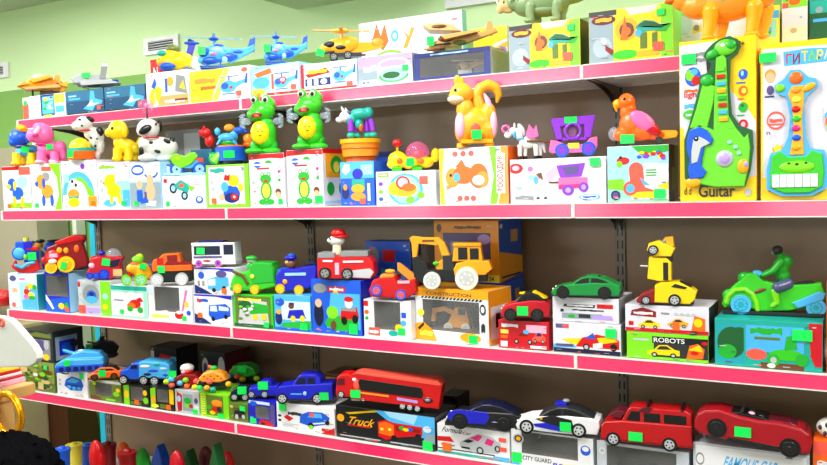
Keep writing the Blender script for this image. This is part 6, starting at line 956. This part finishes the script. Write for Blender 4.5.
t = T('toy_army_truck', 'blue camouflage toy army truck with six wheels', 'toy truck', 124, 175, 384.5, 'D4', g=.5, dy=.006)
t.part('cab').prof([(124, 376), (125, 368), (133, 366), (136, 360), (144, 359.6), (146, 378), (126, 378)], -9, 9, 'b', 1); t.part('cargo_cover').prof([(143, 376), (144, 358.6), (148, 357), (170, 359), (174, 362), (174, 378)], -10, 10, 'lb', 1.4); t.part('window').prof([(135, 366), (137, 361.4), (142, 361.4), (142, 366)], -9.3, -8.8, 'navy', 0)
t.part('camouflage_patch')
for (a, b_, c, c_) in ((150, 363, 5, 'w'), (158, 368, 5, 'b'), (168, 366, 4, 'sky'), (162, 361, 4, 'teal'), (152, 372, 4, 'db'), (170, 373, 3, 'b')): t.ell(a, b_, c, 1.8, .7, c_, -9.9)
t.part('chassis').box(128, 374, 173, 380, -7, 7, 'db', .6); t.wheels([(128, 379), (148, 379.8), (158.5, 380.4)], 4.9, 8.8, 3, 'k', 'lgy', 5); t.end()
def balls(t, L):
    for (a, b_, c) in L: t.part('ball_wheel').ell(a, b_, 3.1, 3.1, 3, c, -9.4)
    for (a, b_, c) in L[::2]: t.part('ball_wheel').ell(a, b_, 3.1, 3.1, 3, c, 9)
t = T('toy_ball_car', 'red and white toy truck rolling on coloured balls behind the orange one', 'toy car', 167, 202, 386.6, 'D6', g=.6, dy=-.012)
t.part('body').prof([(178, 383), (179, 374), (184, 370), (198, 371), (202, 376), (201, 384)], -8, 8, 'dr', 1.2); t.part('cab', 'white and red cab').ell(188, 365, 7, 5, 6, 'off').ell(188, 369, 6, 5, 6.4, 'r', -.6).ell(186, 368, 2, 2, 1, 'lpk', -6.6); t.part('chassis').box(170, 379, 201, 383.5, -6, 6, 'coal', .6)
balls(t, [(170, 378, 'lime'), (175, 375.6, 'lb'), (175, 382, 'coral'), (183.5, 380, 'lb'), (189, 376.6, 'lg'), (190, 383.5, 'o'), (199.5, 378, 'coral')]); t.tag(176, 369, 8, 6, -9.6); t.end()
t = T('toy_ball_car', 'orange spotted toy car rolling on coloured balls', 'toy car', 195, 233, 391.6, 'D7', g=.6)
t.part('body').prof([(201, 376), (206, 370), (216, 367), (226, 372), (229, 378), (222, 381), (204, 380)], -8, 8, 'lo', 1.8).ell(216, 372, 9, 5, 7, 'lo'); t.part('crest').ell(215, 366, 4, 3.4, 3, 'g').ell(211, 364, 2, 2, 2, 'coral'); t.part('spot')
for i in range(6): t.ell(207+i*3.4, 373+(i % 2)*3, .9, .8, .5, 'dr', -8)
t.part('chassis').box(200, 380, 230, 386, -6, 6, 'coal', .8); balls(t, [(198, 385, 'y'), (202.6, 386, 'tg'), (213, 379, 'coral'), (210, 386, 'gold'), (216, 388, 'teal'), (231.5, 382, 'gold')]); t.end()
t = T('toy_ball_car', 'green toy car rolling on coloured balls behind the small dark car', 'toy car', 227, 264, None, (SH['D']+.001, Z1+.19), g=.5)
t.part('body').prof([(233, 366), (238, 358), (250, 356.6), (258, 361), (260, 368), (252, 371), (236, 371)], -8, 8, 'g', 1.4).ell(242, 361, 8, 3, 8, 'lg'); t.part('chassis').box(232, 369, 260, 378, -7, 7, 'coal', .8); t.part('stand').box(236, 378, 258, t.pb, -7, 7, 'dg', .8)
balls(t, [(230, 369, 'coral'), (234, 369, 'lb'), (242, 370, 'coral'), (247, 373, 'y'), (243, 378, 'plum'), (261, 372, 'lime'), (232, 375, 'lg')]); t.tag(247, 361.6, 9, 6, -9.8, tilt=-12); t.end()
t = T('toy_car', 'small dark toy car half hidden before the dark blue one', 'toy car', 231, 251, 401, 'D8', g=.7)
t.part('body').prof([(231, 396), (233, 389), (240, 384), (250, 385), (251, 397)], -6, 6, 'navy', 1); t.wheels([(236, 396.6), (246.5, 397)], 3.8, 6, 2, 'k', 'sil', 5); t.tag(244, 388, 9, 8, -7.6); t.end()
t = T('toy_car', 'dark blue toy off-road car on the purple window carton', 'toy car', 249.5, 281, 398.8, 'D9', g=.6)
vehicle(t, 251, 280, 377.6, 397.6, 'pickup', 'ind', 8, wr=.13, wxs=(.1, .55), win='navy'); t.tag(266, 382.5, 10, 8, -9.4); t.end()
t = T('toy_pickup', 'bright blue toy pickup truck on the white pickup carton', 'toy truck', 279, 336, 403.6, 'D10', g=.6)
vehicle(t, 280, 335.5, 369, 402.6, 'pickup', 'ind', 11, wr=.1, wxs=(.1, .72), win='navy'); t.part('door_lettering').box(294, 390, 305, 391.4, -11.5, -11, 'lb', 0).ell(308, 390, 1.8, 2.4, .5, 'sky', -11.2); t.tag(327, 393, 9, 7.5, -11.8); t.end()
t = T('toy_lorry', 'long red toy lorry with dark trailer panel on the black truck carton', 'toy truck', 338, 445, 415.6, 'D11', g=.5)
t.part('cab').prof([(338, 396), (340, 378), (343, 374), (352, 373), (356, 376), (356, 400), (339, 400)], -9, 9, 'r', 1.2); t.part('trailer').prof([(354, 398), (355, 373), (362, 371.6), (366, 373), (440, 381), (444, 384), (440, 410), (354, 402)], -10, 10, 'r', 1)
t.part('trailer_panel', 'black panel').prof([(362, 382), (364, 378), (424, 386), (426, 394), (424, 398), (364, 391)], -10.6, -9.8, 'k', .2); t.part('decal').ell(360, 385, 3, 6, .8, 'coral', -10.2).ell(358, 379, 2, 2, .8, 'w', -10.2); t.part('decal').ell(430, 400, 5, 3.4, .8, 'wine', -10.2).ell(430, 400, 3, 2, 1, 'gy', -10.4)
t.part('lettering').prof([(364, 393), (392, 396), (392, 398), (364, 395)], -10.5, -10, 'lo', 0).prof([(400, 398), (420, 401), (420, 404), (400, 401)], -10.5, -10, 'lav', 0); t.part('roof_edge').prof([(358, 372), (362, 370.6), (440, 378), (444, 382), (440, 383)], -10.4, 10.4, 'coral', .4); t.part('fuel_tank').box(354, 399, 364, 404, -9, -6, 'lgy', .6)
t.part('chassis').prof([(340, 399), (438, 407), (438, 411), (340, 402)], -6, 6, 'coal', .4); t.wheels([(344, 399.4), (366, 402.6)], 3.7, 8.6, 2.4, 'k', 'lgy', 4).wheels([(405, 409), (412, 410), (419.4, 411)], 3.7, 8.6, 2.4, 'k', 'lgy', 4); t.part('windscreen').prof([(340, 386), (341, 379), (348, 378), (348, 386)], -9.4, -8.8, 'wine', 0); t.tag(359, 395.4, 10, 8, -11); t.end()
t = T('toy_car', 'black and dark blue toy sports car on the white Formula carton', 'toy car', 447, 522, 432, 'D12', g=.6)
vehicle(t, 448, 521.5, 402, 431, 'sport', 'coal', 14, wr=.11, wxs=(.2, .78), rim='coal', win='k', roof='navy'); t.part('door_panel', 'deep blue door').prof([(452, 411), (462, 408), (490, 410), (492, 416), (488, 424), (456, 424), (450, 418)], -14.6, -13.6, 'ind', .4).ell(498, 421, 4, .6, .5, 'lav', -14.2); t.end()
t = T('toy_police_car', 'white toy police sports car with blue light and silver wheels', 'toy car', 517.5, 602, 440, 'D13', g=.5)
vehicle(t, 518, 601, 407, 439.6, 'sport', 'w', 14, wr=.087, wxs=(.135, .755), win='k', roof='dg', trim='dg', rim='lgy'); t.part('blue_stripe').prof([(536, 427), (548, 425), (566, 430), (564, 434), (538, 430)], -14.6, -13.8, 'ind', .1); t.part('black_panel').prof([(538, 421), (556, 416), (574, 420), (576, 430), (556, 428)], -14.5, -13.7, 'coal', .1).ell(544, 420, 1.6, 2, .6, 'gold', -14.6)
t.part('light_bar').box(557, 403.6, 568, 409, -5, 5, 'ind', .8).ell(567, 402.4, 3.6, 2.2, 3, 'gy'); t.part('side_sill').prof([(540, 432), (575, 433.5), (575, 436), (540, 435)], -14.4, -13.6, 'lgy', .1); t.tag(568, 427.6, 11, 9, -15.2); t.end()
t = T('toy_suv', 'bright red toy off-road car with roof bars on the silver window carton', 'toy car', 602, 693, 450.5, 'D14', g=.4)
vehicle(t, 603, 692.5, 404, 450.5, 'suv', 'sr', 15, wr=.078, wxs=(.14, .76), win='k', trim='dr'); t.part('hood_vent').prof([(610, 416), (620, 410), (628, 411), (622, 420)], -11, 11, 'wine', .6); t.part('roof_bar').tube([(650, 404, -12), (650, 401.5, -8), (650, 401.5, 8), (650, 404, 12)], 1.5, 'k').tube([(683, 404, -12), (683, 401.5, -8), (683, 401.5, 8), (683, 404, 12)], 1.5, 'k'); t.part('roof_tent').prof([(640, 408), (645, 403.4), (655, 403), (650, 411)], -13, -12.2, 'wine', .2); t.tag(638, 437, 14, 9, -16); t.end()
t = T('toy_convertible', 'dark red toy convertible with open cockpit on the Famous Car carton', 'toy car', 694, 811, 458, 'D15', g=.25)
t.part('body').prof([(695, 430), (698, 421), (706, 416), (722, 414), (740, 419), (760, 422), (780, 422), (800, 426), (808, 432), (811, 442), (808, 454), (790, 456), (700, 444), (695, 438)], -17, 17, 'cherry', 2.4)
t.part('cockpit').prof([(722, 418), (740, 416), (762, 419), (778, 424), (740, 425)], -13, 13, 'k', .8); t.part('windscreen').prof([(737, 420), (744, 413.6), (745, 414.4), (740, 421)], -11, 11, 'dg', .2); t.part('seat').ell(752, 419, 4, 3, 4, 'lpk', -5).ell(762, 420, 4, 3, 4, 'k', -5).ell(752, 419, 4, 3, 4, 'dg', 5); t.part('rear_deck').prof([(764, 421), (790, 422), (806, 430), (798, 432), (770, 426)], -12, 12, 'wine', .8)
t.part('headlight').ell(716, 427, 3.6, 1.4, 1, 'w', -16.6); t.part('side_skirt').prof([(730, 444), (780, 449), (780, 455), (728, 449)], -17.2, -15, 'coal', .4); t.wheels([(718.5, 438), (790, 450)], 9.4, 15.4, 5, 'k', 'coal', 5); t.tag(744.5, 436.6, 16.5, 10, -18); t.end()
t = T('toy_helmet', 'white toy helmet with dark vents at the lower right picture edge', 'toy helmet', 816, 850, 439, 'D16')
t.part('shell').ell(833, 428, 17, 12, 13, 'off'); t.part('vent').ell(820, 426, 2, 3, 1.6, 'dg', -9).ell(827, 422, 2, 3, 1.6, 'dg', -11.6).ell(825, 432, 2, 3, 1.4, 'dg', -11.8); t.end()
# ================= bottom shelf: bright plastic toys in the shade
R = random.Random(5)
cl = [(62, 450, 'b', 'tub'), (74, 446, 'ly', 'tub'), (86, 447, 'b', 'tub'), (97, 444, 'r', 'ball'), (108, 445, 'dr', 'tub'), (123, 446, 'o', 'ball'), (128, 452, 'dr', 'tub'), (143, 452, 'g', 'ball'), (160, 448, 'b', 'wedge'), (178, 454, 'crim', 'ball'), (190, 453, 'dgn', 'wedge'), (206, 450, 'wine', 'ball'), (218, 447, 'dgn', 'wedge'), (228, 455, 'r', 'ball')]
cn = {'b': 'blue', 'ly': 'yellow', 'r': 'red', 'dr': 'dark red', 'o': 'orange', 'g': 'green', 'crim': 'crimson', 'dgn': 'dark green', 'wine': 'wine red'}
nth = ['first from the left', 'second from the left', 'third from the left', 'fourth from the left', 'fifth from the left', 'sixth from the left', 'seventh from the left', 'eighth from the left', 'ninth from the left', 'tenth from the left', 'fifth from the right', 'fourth from the right', 'third from the right', 'last on the right'][:14]
for i, (px, py, c, kd) in enumerate(cl):
    Y = Z1+.04+.085*(i % 3)
    X = wx(px, Y, SH['E']+.1); z0 = SH['E']+.0008; z1 = wz(py-4, X, Y)
    h = z1-z0; m = MB(); w = .027
    if kd == 'tub': m.cyl((0, 0, 0), (0, 0, h*.86), w*.8, w, c, 18); m.cyl((0, 0, h*.86), (0, 0, h*.93), w*1.08, w*1.08, c, 18); m.ell(0, 0, h*.93, w*.5, w*.5, h*.07, c)
    elif kd == 'ball': m.cyl((0, 0, 0), (0, 0, h*.5), w*.5, w*.5, c, 12); m.ell(0, 0, h*.66, w, w*.8, h*.34, c); m.ell(w*.7, 0, h*.6, w*.5, w*.5, h*.2, c)
    else: m.prof([(-w*1.3, 0), (w*1.2, 0), (w*.9, h*.7), (w*.2, h), (-w*.9, h*.6)], -w*.7, w*.7, c, .004)
    o = m.build({'tub': 'toy_bucket', 'ball': 'toy_rattle', 'wedge': 'toy_boat'}[kd]); o.location = (X, Y, z0)
    setp(o, '%s plastic toy on the shaded bottom shelf, %s' % (cn[c], nth[i]), 'toy', 'plastic toys on the bottom shelf')
